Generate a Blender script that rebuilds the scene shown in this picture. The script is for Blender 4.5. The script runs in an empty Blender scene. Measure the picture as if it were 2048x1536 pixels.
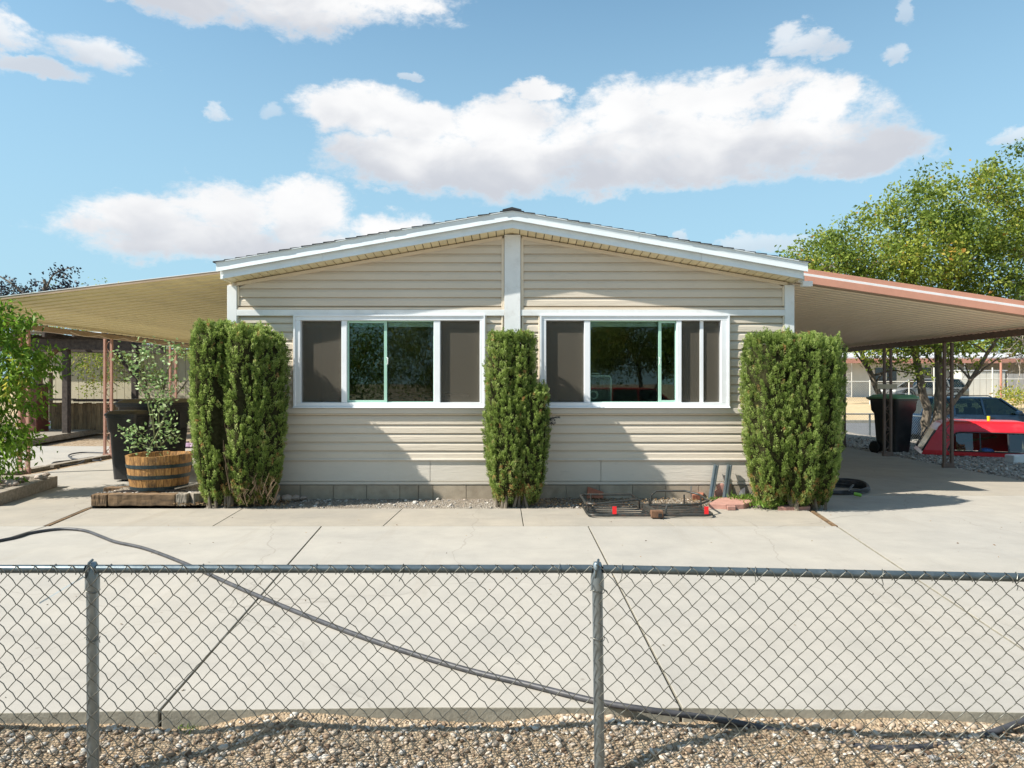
import bpy, math, random
import numpy as np
from mathutils import Vector, Matrix
random.seed(7); RNG = np.random.default_rng(11)
S = bpy.context.scene
COL = S.collection
# ---------------------------------------------------------------- camera, light, exposure
H = 1.41; F = 1400.0
cam = bpy.data.cameras.new('camera'); camo = bpy.data.objects.new('camera', cam); COL.objects.link(camo)
camo.location = (0, 0, H); camo.rotation_euler = (math.radians(90), 0, 0)
cam.sensor_width = 36; cam.lens = 36 * F / 2048; cam.clip_start = 0.05; cam.clip_end = 6000
S.camera = camo
TRAVEL = Vector((1.85, 0.66, -1.9)).normalized()
sun = bpy.data.lights.new('sun', 'SUN'); suno = bpy.data.objects.new('sun', sun); COL.objects.link(suno)
sun.energy = 5.0; sun.angle = math.radians(0.5); sun.color = (1.0, 0.95, 0.86)
suno.rotation_euler = TRAVEL.to_track_quat('-Z', 'Y').to_euler(); suno.location = (-10, -8, 20)
S.view_settings.view_transform = 'Standard'; S.view_settings.look = 'None'
S.view_settings.exposure = 0.8; S.view_settings.gamma = 1.0
S.view_settings.use_curve_mapping = False
SKY_STRENGTH = 0.095

def build_world():
    w = bpy.data.worlds.new('World'); S.world = w; w.use_nodes = True
    nt = w.node_tree; N = nt.nodes; L = nt.links; N.clear()
    def m(op, a, b=None, c=None, clamp=False):
        n = N.new('ShaderNodeMath'); n.operation = op; n.use_clamp = clamp
        for i, v in enumerate((a, b, c)):
            if v is None: continue
            if isinstance(v, (int, float)): n.inputs[i].default_value = v
            else: L.new(v, n.inputs[i])
        return n.outputs[0]
    def sstep(v, lo, hi):
        n = N.new('ShaderNodeMapRange'); n.interpolation_type = 'SMOOTHSTEP'
        L.new(v, n.inputs[0]); n.inputs[1].default_value = lo; n.inputs[2].default_value = hi
        return n.outputs[0]
    def mixc(f, a, b):
        n = N.new('ShaderNodeMix'); n.data_type = 'RGBA'
        if isinstance(f, (int, float)): n.inputs[0].default_value = f
        else: L.new(f, n.inputs[0])
        for i, v in ((6, a), (7, b)):
            if isinstance(v, tuple): n.inputs[i].default_value = v
            else: L.new(v, n.inputs[i])
        return n.outputs[2]
    tc = N.new('ShaderNodeTexCoord')
    sky = N.new('ShaderNodeTexSky'); sky.sky_type = 'NISHITA'; sky.sun_disc = False
    sky.sun_elevation = math.radians(44); sky.sun_rotation = math.atan2(-1.85, -0.66)
    sky.air_density = 1.0; sky.dust_density = 0.6; sky.ozone_density = 1.0; sky.altitude = 700
    tint = N.new('ShaderNodeMix'); tint.data_type = 'RGBA'; tint.blend_type = 'MULTIPLY'
    tint.inputs[0].default_value = 1.0; L.new(sky.outputs[0], tint.inputs[6]); tint.inputs[7].default_value = (1.05, 1.32, 1.22, 1)
    sp = N.new('ShaderNodeSeparateXYZ'); L.new(tc.outputs['Generated'], sp.inputs[0])
    X, Y, Z = sp.outputs
    az = m('ARCTAN2', X, Y)
    el = m('DIVIDE', Z, m('SQRT', m('ADD', m('MULTIPLY', X, X), m('MULTIPLY', Y, Y))))
    cv = N.new('ShaderNodeCombineXYZ'); L.new(az, cv.inputs[0]); L.new(m('MULTIPLY', el, 1.5), cv.inputs[1])
    def noise(scale, det, rough, off=0.0, dist=0.0):
        mp = N.new('ShaderNodeMapping'); mp.inputs['Location'].default_value = (off, off * .7, off * .3)
        L.new(cv.outputs[0], mp.inputs[0])
        n = N.new('ShaderNodeTexNoise'); n.inputs['Scale'].default_value = scale; n.inputs['Detail'].default_value = det
        n.inputs['Roughness'].default_value = rough; n.inputs['Distortion'].default_value = dist
        L.new(mp.outputs[0], n.inputs['Vector']); return n.outputs[0]
    def warp(scale, amt, off):
        mp = N.new('ShaderNodeMapping'); mp.inputs['Location'].default_value = (off, off*.6, off*.2); L.new(cv.outputs[0], mp.inputs[0])
        n = N.new('ShaderNodeTexNoise'); n.inputs['Scale'].default_value = scale; n.inputs['Detail'].default_value = 6; n.inputs['Roughness'].default_value = .62; L.new(mp.outputs[0], n.inputs['Vector'])
        s_ = N.new('ShaderNodeSeparateColor'); L.new(n.outputs[1], s_.inputs[0])
        return m('MULTIPLY', m('SUBTRACT', s_.outputs[0], .5), amt), m('MULTIPLY', m('SUBTRACT', s_.outputs[1], .5), amt)
    w1 = warp(7.0, .085, 2.0); w2 = warp(26.0, .045, 7.0)
    azw = m('ADD', az, m('ADD', w1[0], w2[0])); elw = m('ADD', el, m('MULTIPLY', m('ADD', w1[1], w2[1]), .7))
    big = noise(9.0, 12, 0.62, 1.3, 0.25)
    fine = noise(34.0, 10, 0.68, 4.1, 0.2)
    puff = m('ADD', m('MULTIPLY', m('SUBTRACT', big, .5), 1.9), m('MULTIPLY', m('SUBTRACT', fine, .5), 1.5))
    soft = m('MULTIPLY', m('SUBTRACT', noise(8.0, 5, 0.5, 6.3, 0.3), .5), 3.4)
    # one cloud each: list of (px, py, rx, ry) lumps in the photograph's angles, weight
    clouds = [
        ([(540, -40, 400, 95), (330, -10, 200, 50), (640, 20, 180, 45), (800, -5, 100, 35)], 1.0),
        ([(200, 100, 110, 38), (70, 130, 110, 24), (-20, 40, 90, 45), (-90, 90, 120, 60)], .85),
        ([(720, 215, 130, 55), (850, 240, 100, 40), (1250, 230, 120, 75), (1400, 200, 240, 62), (1640, 200, 85, 50), (1420, 285, 280, 70),
          (1000, 330, 350, 72), (780, 300, 150, 40), (1300, 340, 330, 52), (1720, 300, 160, 46), (1070, 180, 60, 26), (1300, 280, 280, 95), (1560, 285, 240, 80), (1000, 250, 140, 60), (860, 350, 180, 45)], 1.0),
        ([(300, 440, 170, 60), (440, 420, 130, 60), (600, 430, 110, 68), (400, 480, 280, 52), (780, 465, 110, 45), (560, 500, 260, 45), (190, 450, 80, 30)], 1.0),
        ([(1570, 75, 45, 28), (1640, 100, 50, 20), (1600, 92, 70, 18)], .7),
        ([(430, 225, 26, 22)], .6), ([(545, 222, 40, 18)], .35), ([(1790, 108, 36, 20)], .55), ([(1815, 25, 24, 26)], .4), ([(2025, 268, 50, 18)], .6),
        ([(1510, 490, 130, 20)], .55), ([(1365, 466, 20, 16)], .5), ([(822, 152, 26, 10)], .5),
    ]
    dens = None; shade = None
    for lumps, wgt in clouds:
        best = None
        ztop = min(l[1] - l[3] for l in lumps); zbot = max(l[1] + l[3] for l in lumps)
        for px, py, rx, ry in lumps:
            a0 = math.atan((px - 1024) / F); c = math.cos(a0); e0 = (768 - py) / F * c
            ra = rx / F * c * c * 1.02; re = ry / F * c * 1.05
            dx = m('MULTIPLY', m('SUBTRACT', azw, a0), 1 / ra); dy = m('MULTIPLY', m('SUBTRACT', elw, e0), 1 / re)
            v = m('SUBTRACT', 1.0, m('ADD', m('MULTIPLY', dx, dx), m('MULTIPLY', dy, dy)))
            best = v if best is None else m('MAXIMUM', best, v)
        best = m('MAXIMUM', best, -1.6)
        d = m('ADD', best, m('MULTIPLY', puff, .98))
        mid = (ztop + zbot) / 2 + (zbot - ztop) * .02; c = math.cos(math.atan((lumps[0][0] - 1024) / F))
        e_mid = (768 - mid) / F * c; hh = (zbot - ztop) / 2 / F
        d = m('MULTIPLY', sstep(d, -.16, .78), wgt)
        low = m('MULTIPLY', m('SUBTRACT', e_mid, el), 1 / hh)     # -1 top .. 1 base
        sh = m('MULTIPLY', sstep(m('ADD', low, m('MULTIPLY', soft, -.75)), -.45, .85), d)
        dens = d if dens is None else m('MAXIMUM', dens, d)
        shade = sh if shade is None else m('MAXIMUM', shade, sh)
    # scattered cloud elsewhere in the sky, outside the cloud bank above
    far = sstep(m('ABSOLUTE', m('SUBTRACT', az, 0.0)), .72, .95)
    high = sstep(el, .62, .85)
    o = m('MULTIPLY', m('MAXIMUM', far, high), sstep(noise(3.2, 8, .6, 9.0, .3), .52, .66))
    o = m('MULTIPLY', o, sstep(el, .02, .15))
    dens = m('MAXIMUM', dens, o)
    lit = mixc(shade, (6.0, 6.02, 6.05, 1), (3.75, 3.95, 4.35, 1))
    lit2 = mixc(sstep(soft, -.6, .5), (5.0, 5.1, 5.3, 1), (6.1, 6.1, 6.1, 1))
    lit = mixc(.45, lit, mixc(shade, lit2, (3.9, 4.05, 4.4, 1)))
    haze = m('MULTIPLY', m('SUBTRACT', 1.0, sstep(el, -.02, .75)), .9)
    skyc = mixc(haze, tint.outputs[2], (2.55, 4.0, 4.95, 1))
    ground = sstep(el, -.06, -.005)
    col = mixc(dens, skyc, lit)
    col = mixc(ground, (2.4, 2.1, 1.7, 1), col)
    bg = N.new('ShaderNodeBackground'); bg.inputs[1].default_value = SKY_STRENGTH; L.new(col, bg.inputs[0])
    out = N.new('ShaderNodeOutputWorld'); L.new(bg.outputs[0], out.inputs[0])
build_world()

# ---------------------------------------------------------------- helpers
def P(px, py, d): return Vector(((px - 1024) / F * d, d, H + (768 - py) / F * d))
def G(px, py, z=0.0):
    d = F * (H - z) / (py - 768); return Vector(((px - 1024) / F * d, d, z))
ORG = {}
def tag(o, label=None, cat=None, group=None, kind=None):
    if label: o['label'] = label
    if cat: o['category'] = cat
    if group: o['group'] = group
    if kind: o['kind'] = kind
    return o
def thing(name, loc, label, cat, group=None, rz=0.0):
    o = bpy.data.objects.new(name, None); COL.objects.link(o); o.location = loc; o.rotation_euler = (0, 0, rz)
    o.empty_display_size = .1; ORG[o.name] = Vector(loc); return tag(o, label, cat, group)
class MB:
    def __init__(s): s.v = []; s.f = []
    def add(s, vs, fs):
        b = len(s.v); s.v += [tuple(v) for v in vs]; s.f += [tuple(i + b for i in f) for f in fs]; return s
    def box(s, x0, x1, y0, y1, z0, z1):
        return s.add([(x0,y0,z0),(x1,y0,z0),(x1,y1,z0),(x0,y1,z0),(x0,y0,z1),(x1,y0,z1),(x1,y1,z1),(x0,y1,z1)],
                     [(0,3,2,1),(4,5,6,7),(0,1,5,4),(1,2,6,5),(2,3,7,6),(3,0,4,7)])
    def bar(s, a, b, w, h, up=(0, 0, 1)):
        a = Vector(a); b = Vector(b); t = (b - a).normalized(); u = Vector(up)
        r = t.cross(u)
        if r.length < 1e-4: r = t.cross(Vector((0, 1, 0)))
        r.normalize(); u = r.cross(t)
        vs = [p + r * (sx * w / 2) + u * (sz * h / 2) for p in (a, b) for sx, sz in ((-1,-1),(1,-1),(1,1),(-1,1))]
        return s.add(vs, [(0,1,2,3),(7,6,5,4),(0,4,5,1),(1,5,6,2),(2,6,7,3),(3,7,4,0)])
    def tube(s, pts, r, n=8, closed=False, caps=True):
        pts = [Vector(p) for p in pts]; m = len(pts)
        rr = r if isinstance(r, (list, tuple)) else [r] * m
        vs = []; prev = None
        for i, p in enumerate(pts):
            if closed: t = (pts[(i + 1) % m] - pts[i - 1])
            else: t = pts[min(i + 1, m - 1)] - pts[max(i - 1, 0)]
            if t.length < 1e-9: t = Vector((0, 0, 1))
            t.normalize()
            if prev is None:
                a = Vector((0, 0, 1)) if abs(t.z) < .9 else Vector((0, 1, 0)); u = t.cross(a).normalized()
            else:
                u = prev - t * prev.dot(t)
                if u.length < 1e-5: u = t.cross(Vector((0, 0, 1)))
                u.normalize()
            prev = u; w = t.cross(u)
            for k in range(n):
                an = 2 * math.pi * k / n; vs.append(p + (u * math.cos(an) + w * math.sin(an)) * rr[i])
        fs = []
        for i in range(m if closed else m - 1):
            j = (i + 1) % m
            for k in range(n): fs.append((i*n+k, i*n+(k+1)%n, j*n+(k+1)%n, j*n+k))
        if caps and not closed: fs.append(tuple(range(n))[::-1]); fs.append(tuple((m-1)*n+k for k in range(n)))
        return s.add(vs, fs)
    def prism(s, poly, axis, a, b):
        n = len(poly)
        def mk(p, t):
            if axis == 'x': return (t, p[0], p[1])
            if axis == 'y': return (p[0], t, p[1])
            return (p[0], p[1], t)
        vs = [mk(p, a) for p in poly] + [mk(p, b) for p in poly]
        fs = [tuple(range(n))[::-1], tuple(range(n, 2*n))] + [(i, (i+1)%n, n+(i+1)%n, n+i) for i in range(n)]
        return s.add(vs, fs)
    def loft(s, rings, cap=True):
        n = len(rings[0]); vs = [p for r in rings for p in r]; fs = []
        for i in range(len(rings) - 1):
            for k in range(n): fs.append((i*n+k, i*n+(k+1)%n, (i+1)*n+(k+1)%n, (i+1)*n+k))
        if cap: fs.append(tuple(range(n))[::-1]); fs.append(tuple((len(rings)-1)*n+k for k in range(n)))
        return s.add(vs, fs)
    def lathe(s, prof, c=(0,0,0), n=24, axis='z'):
        vs = []
        for r, h in prof:
            for k in range(n):
                a = 2*math.pi*k/n; x, y = r*math.cos(a), r*math.sin(a)
                p = (x, y, h) if axis == 'z' else ((x, h, y) if axis == 'y' else (h, x, y))
                vs.append((p[0]+c[0], p[1]+c[1], p[2]+c[2]))
        fs = [(i*n+k, i*n+(k+1)%n, (i+1)*n+(k+1)%n, (i+1)*n+k) for i in range(len(prof)-1) for k in range(n)]
        if prof[0][0] > 1e-6: fs.append(tuple(range(n))[::-1])
        if prof[-1][0] > 1e-6: fs.append(tuple((len(prof)-1)*n+k for k in range(n)))
        return s.add(vs, fs)
    def build(s, name, mat, parent=None, smooth=False, local=False, bevel=0, recalc=True):
        me = bpy.data.meshes.new(name)
        v = s.v
        if parent is not None and not local:
            o = ORG[parent.name]; v = [(p[0]-o.x, p[1]-o.y, p[2]-o.z) for p in v]
        me.from_pydata(v, [], s.f)
        if recalc:
            import bmesh
            bm = bmesh.new(); bm.from_mesh(me); bmesh.ops.recalc_face_normals(bm, faces=bm.faces); bm.to_mesh(me); bm.free()
        ms = mat if isinstance(mat, (list, tuple)) else [mat]
        for q in ms: me.materials.append(q)
        ob = bpy.data.objects.new(name, me); COL.objects.link(ob)
        if smooth:
            me.polygons.foreach_set('use_smooth', [True] * len(me.polygons))
            try: me.set_sharp_from_angle(angle=math.radians(40))
            except Exception: pass
        if parent is not None:
            ob.parent = parent; ORG[ob.name] = ORG.get(parent.name, Vector((0,0,0)))
        else: ORG[ob.name] = Vector((0,0,0))
        if bevel:
            b = ob.modifiers.new('bevel', 'BEVEL'); b.width = bevel; b.segments = 2; b.limit_method = 'ANGLE'
        return ob
def setorigin(ob, loc):
    loc = Vector(loc); ob.data.transform(Matrix.Translation(-loc)); ob.location = loc; return ob
def dup(o, off=(0,0,0), parent=None):
    c = o.copy(); COL.objects.link(c)
    if parent is not None: c.parent = parent
    c.location = o.location + Vector(off); return c
def copy_thing(root, loc, rz=0.0, label=None, group=None):
    r = root.copy(); COL.objects.link(r); r.location = loc; r.rotation_euler = (0,0,rz)
    if label: r['label'] = label
    if group: r['group'] = group
    for ch in list(root.children):
        c = ch.copy(); COL.objects.link(c); c.parent = r
        for g in list(ch.children):
            e = g.copy(); COL.objects.link(e); e.parent = c
    return r
def npmesh(name, V, Fq, mat, parent=None, tint=None, smooth=False, local=False):
    V = np.asarray(V, dtype=np.float32).reshape(-1, 3); Fq = np.asarray(Fq, dtype=np.int32); k = Fq.shape[1]
    if parent is not None and not local: V = V - np.array(ORG[parent.name], dtype=np.float32)
    me = bpy.data.meshes.new(name); me.vertices.add(len(V)); me.vertices.foreach_set('co', V.ravel())
    me.loops.add(Fq.size); me.loops.foreach_set('vertex_index', Fq.ravel())
    me.polygons.add(len(Fq)); me.polygons.foreach_set('loop_start', np.arange(0, Fq.size, k, dtype=np.int32))
    try: me.polygons.foreach_set('loop_total', np.full(len(Fq), k, dtype=np.int32))
    except Exception: pass
    me.update(calc_edges=True)
    if tint is not None:
        at = me.attributes.new('tint', 'FLOAT', 'FACE'); at.data.foreach_set('value', np.asarray(tint, dtype=np.float32))
    if smooth: me.polygons.foreach_set('use_smooth', np.ones(len(Fq), dtype=bool))
    me.materials.append(mat); ob = bpy.data.objects.new(name, me); COL.objects.link(ob)
    if parent is not None: ob.parent = parent; ORG[ob.name] = ORG[parent.name]
    else: ORG[ob.name] = Vector((0,0,0))
    return ob
def sstep(a, b, x):
    t = np.clip((x - a) / (b - a), 0, 1); return t * t * (3 - 2 * t)
def norm(a): return a / np.maximum(np.linalg.norm(a, axis=-1, keepdims=True), 1e-9)
def leaves(pos, dirs, L, W, fold=.25):
    """one folded diamond per leaf, returned as quads"""
    n = len(pos); d = norm(dirs); r = RNG.normal(size=(n, 3)); s = norm(np.cross(d, r)); u = np.cross(s, d)
    L = np.asarray(L).reshape(-1, 1) * np.ones((n, 1)); W = np.asarray(W).reshape(-1, 1) * np.ones((n, 1))
    a = pos; b = pos + d*L*.45 + s*W*.5 + u*W*fold; c = pos + d*L; e = pos + d*L*.45 - s*W*.5 + u*W*fold
    V = np.stack([a, b, c, e], 1).reshape(-1, 3); Fq = np.arange(4*n).reshape(-1, 4); return V, Fq

# ---------------------------------------------------------------- materials
def newmat(name):
    m = bpy.data.materials.new(name); m.use_nodes = True; nt = m.node_tree
    return m, nt, nt.nodes['Principled BSDF']
def c4(c): return (c[0], c[1], c[2], 1)
def nd(nt, t, **kw):
    n = nt.nodes.new(t)
    for k, v in kw.items():
        if k.startswith('i_'): n.inputs[k[2:].replace('_', ' ')].default_value = v
        else: setattr(n, k, v)
    return n
def mixn(nt, f, a, b, blend='MIX'):
    n = nt.nodes.new('ShaderNodeMix'); n.data_type = 'RGBA'; n.blend_type = blend
    for i, v in ((0, f), (6, a), (7, b)):
        if isinstance(v, (float, int)): n.inputs[i].default_value = v
        elif isinstance(v, tuple): n.inputs[i].default_value = v if len(v) == 4 else c4(v)
        else: nt.links.new(v, n.inputs[i])
    return n.outputs[2]
def ramp(nt, v, stops):
    r = nt.nodes.new('ShaderNodeValToRGB'); e = r.color_ramp.elements
    while len(e) < len(stops): e.new(.5)
    for i, (p, c) in enumerate(stops): e[i].position = p; e[i].color = c4(c)
    nt.links.new(v, r.inputs[0]); return r.outputs[0]
def noisen(nt, scale, det=5, rough=.6, vec=None, stretch=None, world=False):
    tc = nt.nodes.new('ShaderNodeTexCoord'); n = nt.nodes.new('ShaderNodeTexNoise')
    src = tc.outputs['Object']
    if world:
        g = nt.nodes.new('ShaderNodeNewGeometry'); src = g.outputs['Position']
    if stretch:
        mp = nt.nodes.new('ShaderNodeMapping'); mp.inputs['Scale'].default_value = stretch
        nt.links.new(src, mp.inputs[0]); src = mp.outputs[0]
    nt.links.new(src, n.inputs['Vector']); n.inputs['Scale'].default_value = scale
    n.inputs['Detail'].default_value = det; n.inputs['Roughness'].default_value = rough
    return n.outputs[0]
def bumpn(nt, b, h, strength, dist=.01):
    n = nt.nodes.new('ShaderNodeBump'); n.inputs['Strength'].default_value = strength; n.inputs['Distance'].default_value = dist
    nt.links.new(h, n.inputs['Height']); nt.links.new(n.outputs[0], b.inputs['Normal'])
def M(name, col, rough=.6, var=.12, scale=6, bump=0, bscale=60, metal=0, rand=0, col2=None, stretch=None, spec=None, dirt=None):
    m, nt, b = newmat(name)
    c1 = tuple(max(0, x*(1-var)) for x in col); cc = col2 if col2 else tuple(min(1, x*(1+var)) for x in col)
    nz = noisen(nt, scale, 6, .62, stretch=stretch)
    mr = nd(nt, 'ShaderNodeMapRange'); nt.links.new(nz, mr.inputs[0]); mr.inputs[1].default_value = .3; mr.inputs[2].default_value = .7
    out = mixn(nt, mr.outputs[0], c1, cc)
    if dirt:
        dn = noisen(nt, dirt[1], 8, .7); dr = nd(nt, 'ShaderNodeMapRange'); nt.links.new(dn, dr.inputs[0])
        dr.inputs[1].default_value = .52; dr.inputs[2].default_value = .75; dr.inputs[4].default_value = dirt[2]
        out = mixn(nt, dr.outputs[0], out, dirt[0])
    if rand:
        oi = nt.nodes.new('ShaderNodeObjectInfo'); r = nd(nt, 'ShaderNodeMapRange'); nt.links.new(oi.outputs['Random'], r.inputs[0])
        r.inputs[3].default_value = 1-rand; r.inputs[4].default_value = 1+rand
        hs = nt.nodes.new('ShaderNodeHueSaturation'); nt.links.new(r.outputs[0], hs.inputs['Value']); nt.links.new(out, hs.inputs['Color']); out = hs.outputs[0]
    nt.links.new(out, b.inputs['Base Color']); b.inputs['Roughness'].default_value = rough; b.inputs['Metallic'].default_value = metal
    if spec is not None: b.inputs['Specular IOR Level'].default_value = spec
    if bump: bumpn(nt, b, noisen(nt, bscale, 6, .7, stretch=stretch), bump, .006)
    return m
def leafmat(name, stops, trans=.3, rough=.55):
    m, nt, b = newmat(name); at = nd(nt, 'ShaderNodeAttribute', attribute_name='tint')
    c = ramp(nt, at.outputs['Fac'], stops); nt.links.new(c, b.inputs['Base Color']); b.inputs['Roughness'].default_value = rough
    b.inputs['Specular IOR Level'].default_value = .25
    tr = nt.nodes.new('ShaderNodeBsdfTranslucent'); hs = nd(nt, 'ShaderNodeHueSaturation'); hs.inputs['Value'].default_value = 1.5
    nt.links.new(c, hs.inputs['Color']); nt.links.new(hs.outputs[0], tr.inputs[0])
    ms = nt.nodes.new('ShaderNodeMixShader'); ms.inputs[0].default_value = trans
    nt.links.new(b.outputs[0], ms.inputs[1]); nt.links.new(tr.outputs[0], ms.inputs[2])
    nt.links.new(ms.outputs[0], nt.nodes['Material Output'].inputs[0]); return m
def glassmat(name, tintc, refl=1.0, ior=1.5):
    m, nt, b = newmat(name); nt.nodes.remove(b)
    t = nt.nodes.new('ShaderNodeBsdfTransparent'); t.inputs[0].default_value = c4(tintc)
    g = nt.nodes.new('ShaderNodeBsdfGlossy'); g.inputs['Roughness'].default_value = .015; g.inputs[0].default_value = (.95, .97, .97, 1)
    fr = nt.nodes.new('ShaderNodeFresnel'); fr.inputs[0].default_value = ior
    mu = nd(nt, 'ShaderNodeMath', operation='MULTIPLY', use_clamp=True); nt.links.new(fr.outputs[0], mu.inputs[0]); mu.inputs[1].default_value = refl
    ms = nt.nodes.new('ShaderNodeMixShader'); nt.links.new(mu.outputs[0], ms.inputs[0]); nt.links.new(t.outputs[0], ms.inputs[1]); nt.links.new(g.outputs[0], ms.inputs[2])
    nt.links.new(ms.outputs[0], nt.nodes['Material Output'].inputs[0]); return m
def concretemat(name, base, warm, spots=.35, rand=.03):
    m, nt, b = newmat(name)
    n1 = noisen(nt, .55, 6, .6, world=True); n2 = noisen(nt, 2.2, 8, .7, world=True); n3 = noisen(nt, 160, 3, .7, world=True); n4 = noisen(nt, .9, 9, .72, world=True, stretch=(1, 3.2, 1))
    r1 = nd(nt, 'ShaderNodeMapRange'); nt.links.new(n1, r1.inputs[0]); r1.inputs[1].default_value = .35; r1.inputs[2].default_value = .65
    c = mixn(nt, r1.outputs[0], base, warm)
    r2 = nd(nt, 'ShaderNodeMapRange'); nt.links.new(n2, r2.inputs[0]); r2.inputs[1].default_value = .3; r2.inputs[2].default_value = .72; r2.inputs[3].default_value = .90; r2.inputs[4].default_value = 1.07
    hs = nd(nt, 'ShaderNodeHueSaturation'); nt.links.new(r2.outputs[0], hs.inputs['Value']); nt.links.new(c, hs.inputs['Color']); c = hs.outputs[0]
    st = nd(nt, 'ShaderNodeMapRange'); nt.links.new(n4, st.inputs[0]); st.inputs[1].default_value = .56; st.inputs[2].default_value = .72; st.inputs[4].default_value = spots
    c = mixn(nt, st.outputs[0], c, tuple(x*.62 for x in base))
    r3 = nd(nt, 'ShaderNodeMapRange'); nt.links.new(n3, r3.inputs[0]); r3.inputs[1].default_value = .25; r3.inputs[2].default_value = .75; r3.inputs[3].default_value = .9; r3.inputs[4].default_value = 1.1
    hs = nd(nt, 'ShaderNodeHueSaturation'); nt.links.new(r3.outputs[0], hs.inputs['Value']); nt.links.new(c, hs.inputs['Color']); c = hs.outputs[0]
    # tyre rubbed streaks, hairline cracks
    ns = noisen(nt, 1.5, 8, .7, world=True, stretch=(2.4, .22, 1)); sr = nd(nt, 'ShaderNodeMapRange'); nt.links.new(ns, sr.inputs[0]); sr.inputs[1].default_value = .55; sr.inputs[2].default_value = .74; sr.inputs[4].default_value = .35
    c = mixn(nt, sr.outputs[0], c, tuple(x*q for x, q in zip(base, (.74, .68, .60))))
    g = nt.nodes.new('ShaderNodeNewGeometry'); wn = nt.nodes.new('ShaderNodeTexNoise'); wn.inputs['Scale'].default_value = 1.6; wn.inputs['Detail'].default_value = 8; nt.links.new(g.outputs['Position'], wn.inputs['Vector'])
    wm = nd(nt, 'ShaderNodeVectorMath', operation='MULTIPLY_ADD'); nt.links.new(wn.outputs[1], wm.inputs[0]); wm.inputs[1].default_value = (.5, .5, 0); nt.links.new(g.outputs['Position'], wm.inputs[2])
    ve = nd(nt, 'ShaderNodeTexVoronoi', feature='DISTANCE_TO_EDGE'); ve.inputs['Scale'].default_value = .33; nt.links.new(wm.outputs[0], ve.inputs['Vector'])
    cr = nd(nt, 'ShaderNodeMapRange'); nt.links.new(ve.outputs['Distance'], cr.inputs[0]); cr.inputs[1].default_value = .0022; cr.inputs[2].default_value = .0008; cr.inputs[4].default_value = .22
    c = mixn(nt, cr.outputs[0], c, (.12, .10, .08))
    # tiny dark pits and specks
    g = nt.nodes.new('ShaderNodeNewGeometry'); vo = nd(nt, 'ShaderNodeTexVoronoi'); vo.inputs['Scale'].default_value = 3.3; nt.links.new(g.outputs['Position'], vo.inputs['Vector'])
    sp = nd(nt, 'ShaderNodeMapRange'); nt.links.new(vo.outputs['Distance'], sp.inputs[0]); sp.inputs[1].default_value = .045; sp.inputs[2].default_value = .02; sp.inputs[4].default_value = .55
    c = mixn(nt, sp.outputs[0], c, (.16, .13, .10))
    oi = nt.nodes.new('ShaderNodeObjectInfo'); r = nd(nt, 'ShaderNodeMapRange'); nt.links.new(oi.outputs['Random'], r.inputs[0]); r.inputs[3].default_value = 1-rand; r.inputs[4].default_value = 1+rand
    hs = nd(nt, 'ShaderNodeHueSaturation'); nt.links.new(r.outputs[0], hs.inputs['Value']); nt.links.new(c, hs.inputs['Color'])
    nt.links.new(hs.outputs[0], b.inputs['Base Color']); b.inputs['Roughness'].default_value = .85; b.inputs['Specular IOR Level'].default_value = .2
    bumpn(nt, b, n3, .18, .003); return m
def pebblemat(name, stops, scale, bump=.8, dirtc=(.25, .19, .12)):
    m, nt, b = newmat(name); g = nt.nodes.new('ShaderNodeNewGeometry')
    vo = nd(nt, 'ShaderNodeTexVoronoi'); vo.inputs['Scale'].default_value = scale; nt.links.new(g.outputs['Position'], vo.inputs['Vector'])
    sx = nt.nodes.new('ShaderNodeSeparateColor'); nt.links.new(vo.outputs['Color'], sx.inputs[0])
    c = ramp(nt, sx.outputs[0], stops)
    n = noisen(nt, 1.1, 7, .65, world=True); r = nd(nt, 'ShaderNodeMapRange'); nt.links.new(n, r.inputs[0]); r.inputs[1].default_value = .42; r.inputs[2].default_value = .62; r.inputs[4].default_value = .8
    c = mixn(nt, r.outputs[0], c, dirtc)
    n2 = noisen(nt, 90, 4, .7, world=True); c = mixn(nt, .35, c, ramp(nt, n2, [(0.2, (.05,.04,.03)), (.8, (.6,.52,.42))]))
    nt.links.new(c, b.inputs['Base Color']); b.inputs['Roughness'].default_value = .9; b.inputs['Specular IOR Level'].default_value = .15
    iv = nd(nt, 'ShaderNodeMath', operation='SUBTRACT'); iv.inputs[0].default_value = 1; nt.links.new(vo.outputs['Distance'], iv.inputs[1])
    bumpn(nt, b, iv.outputs[0], bump, .02); return m
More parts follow.
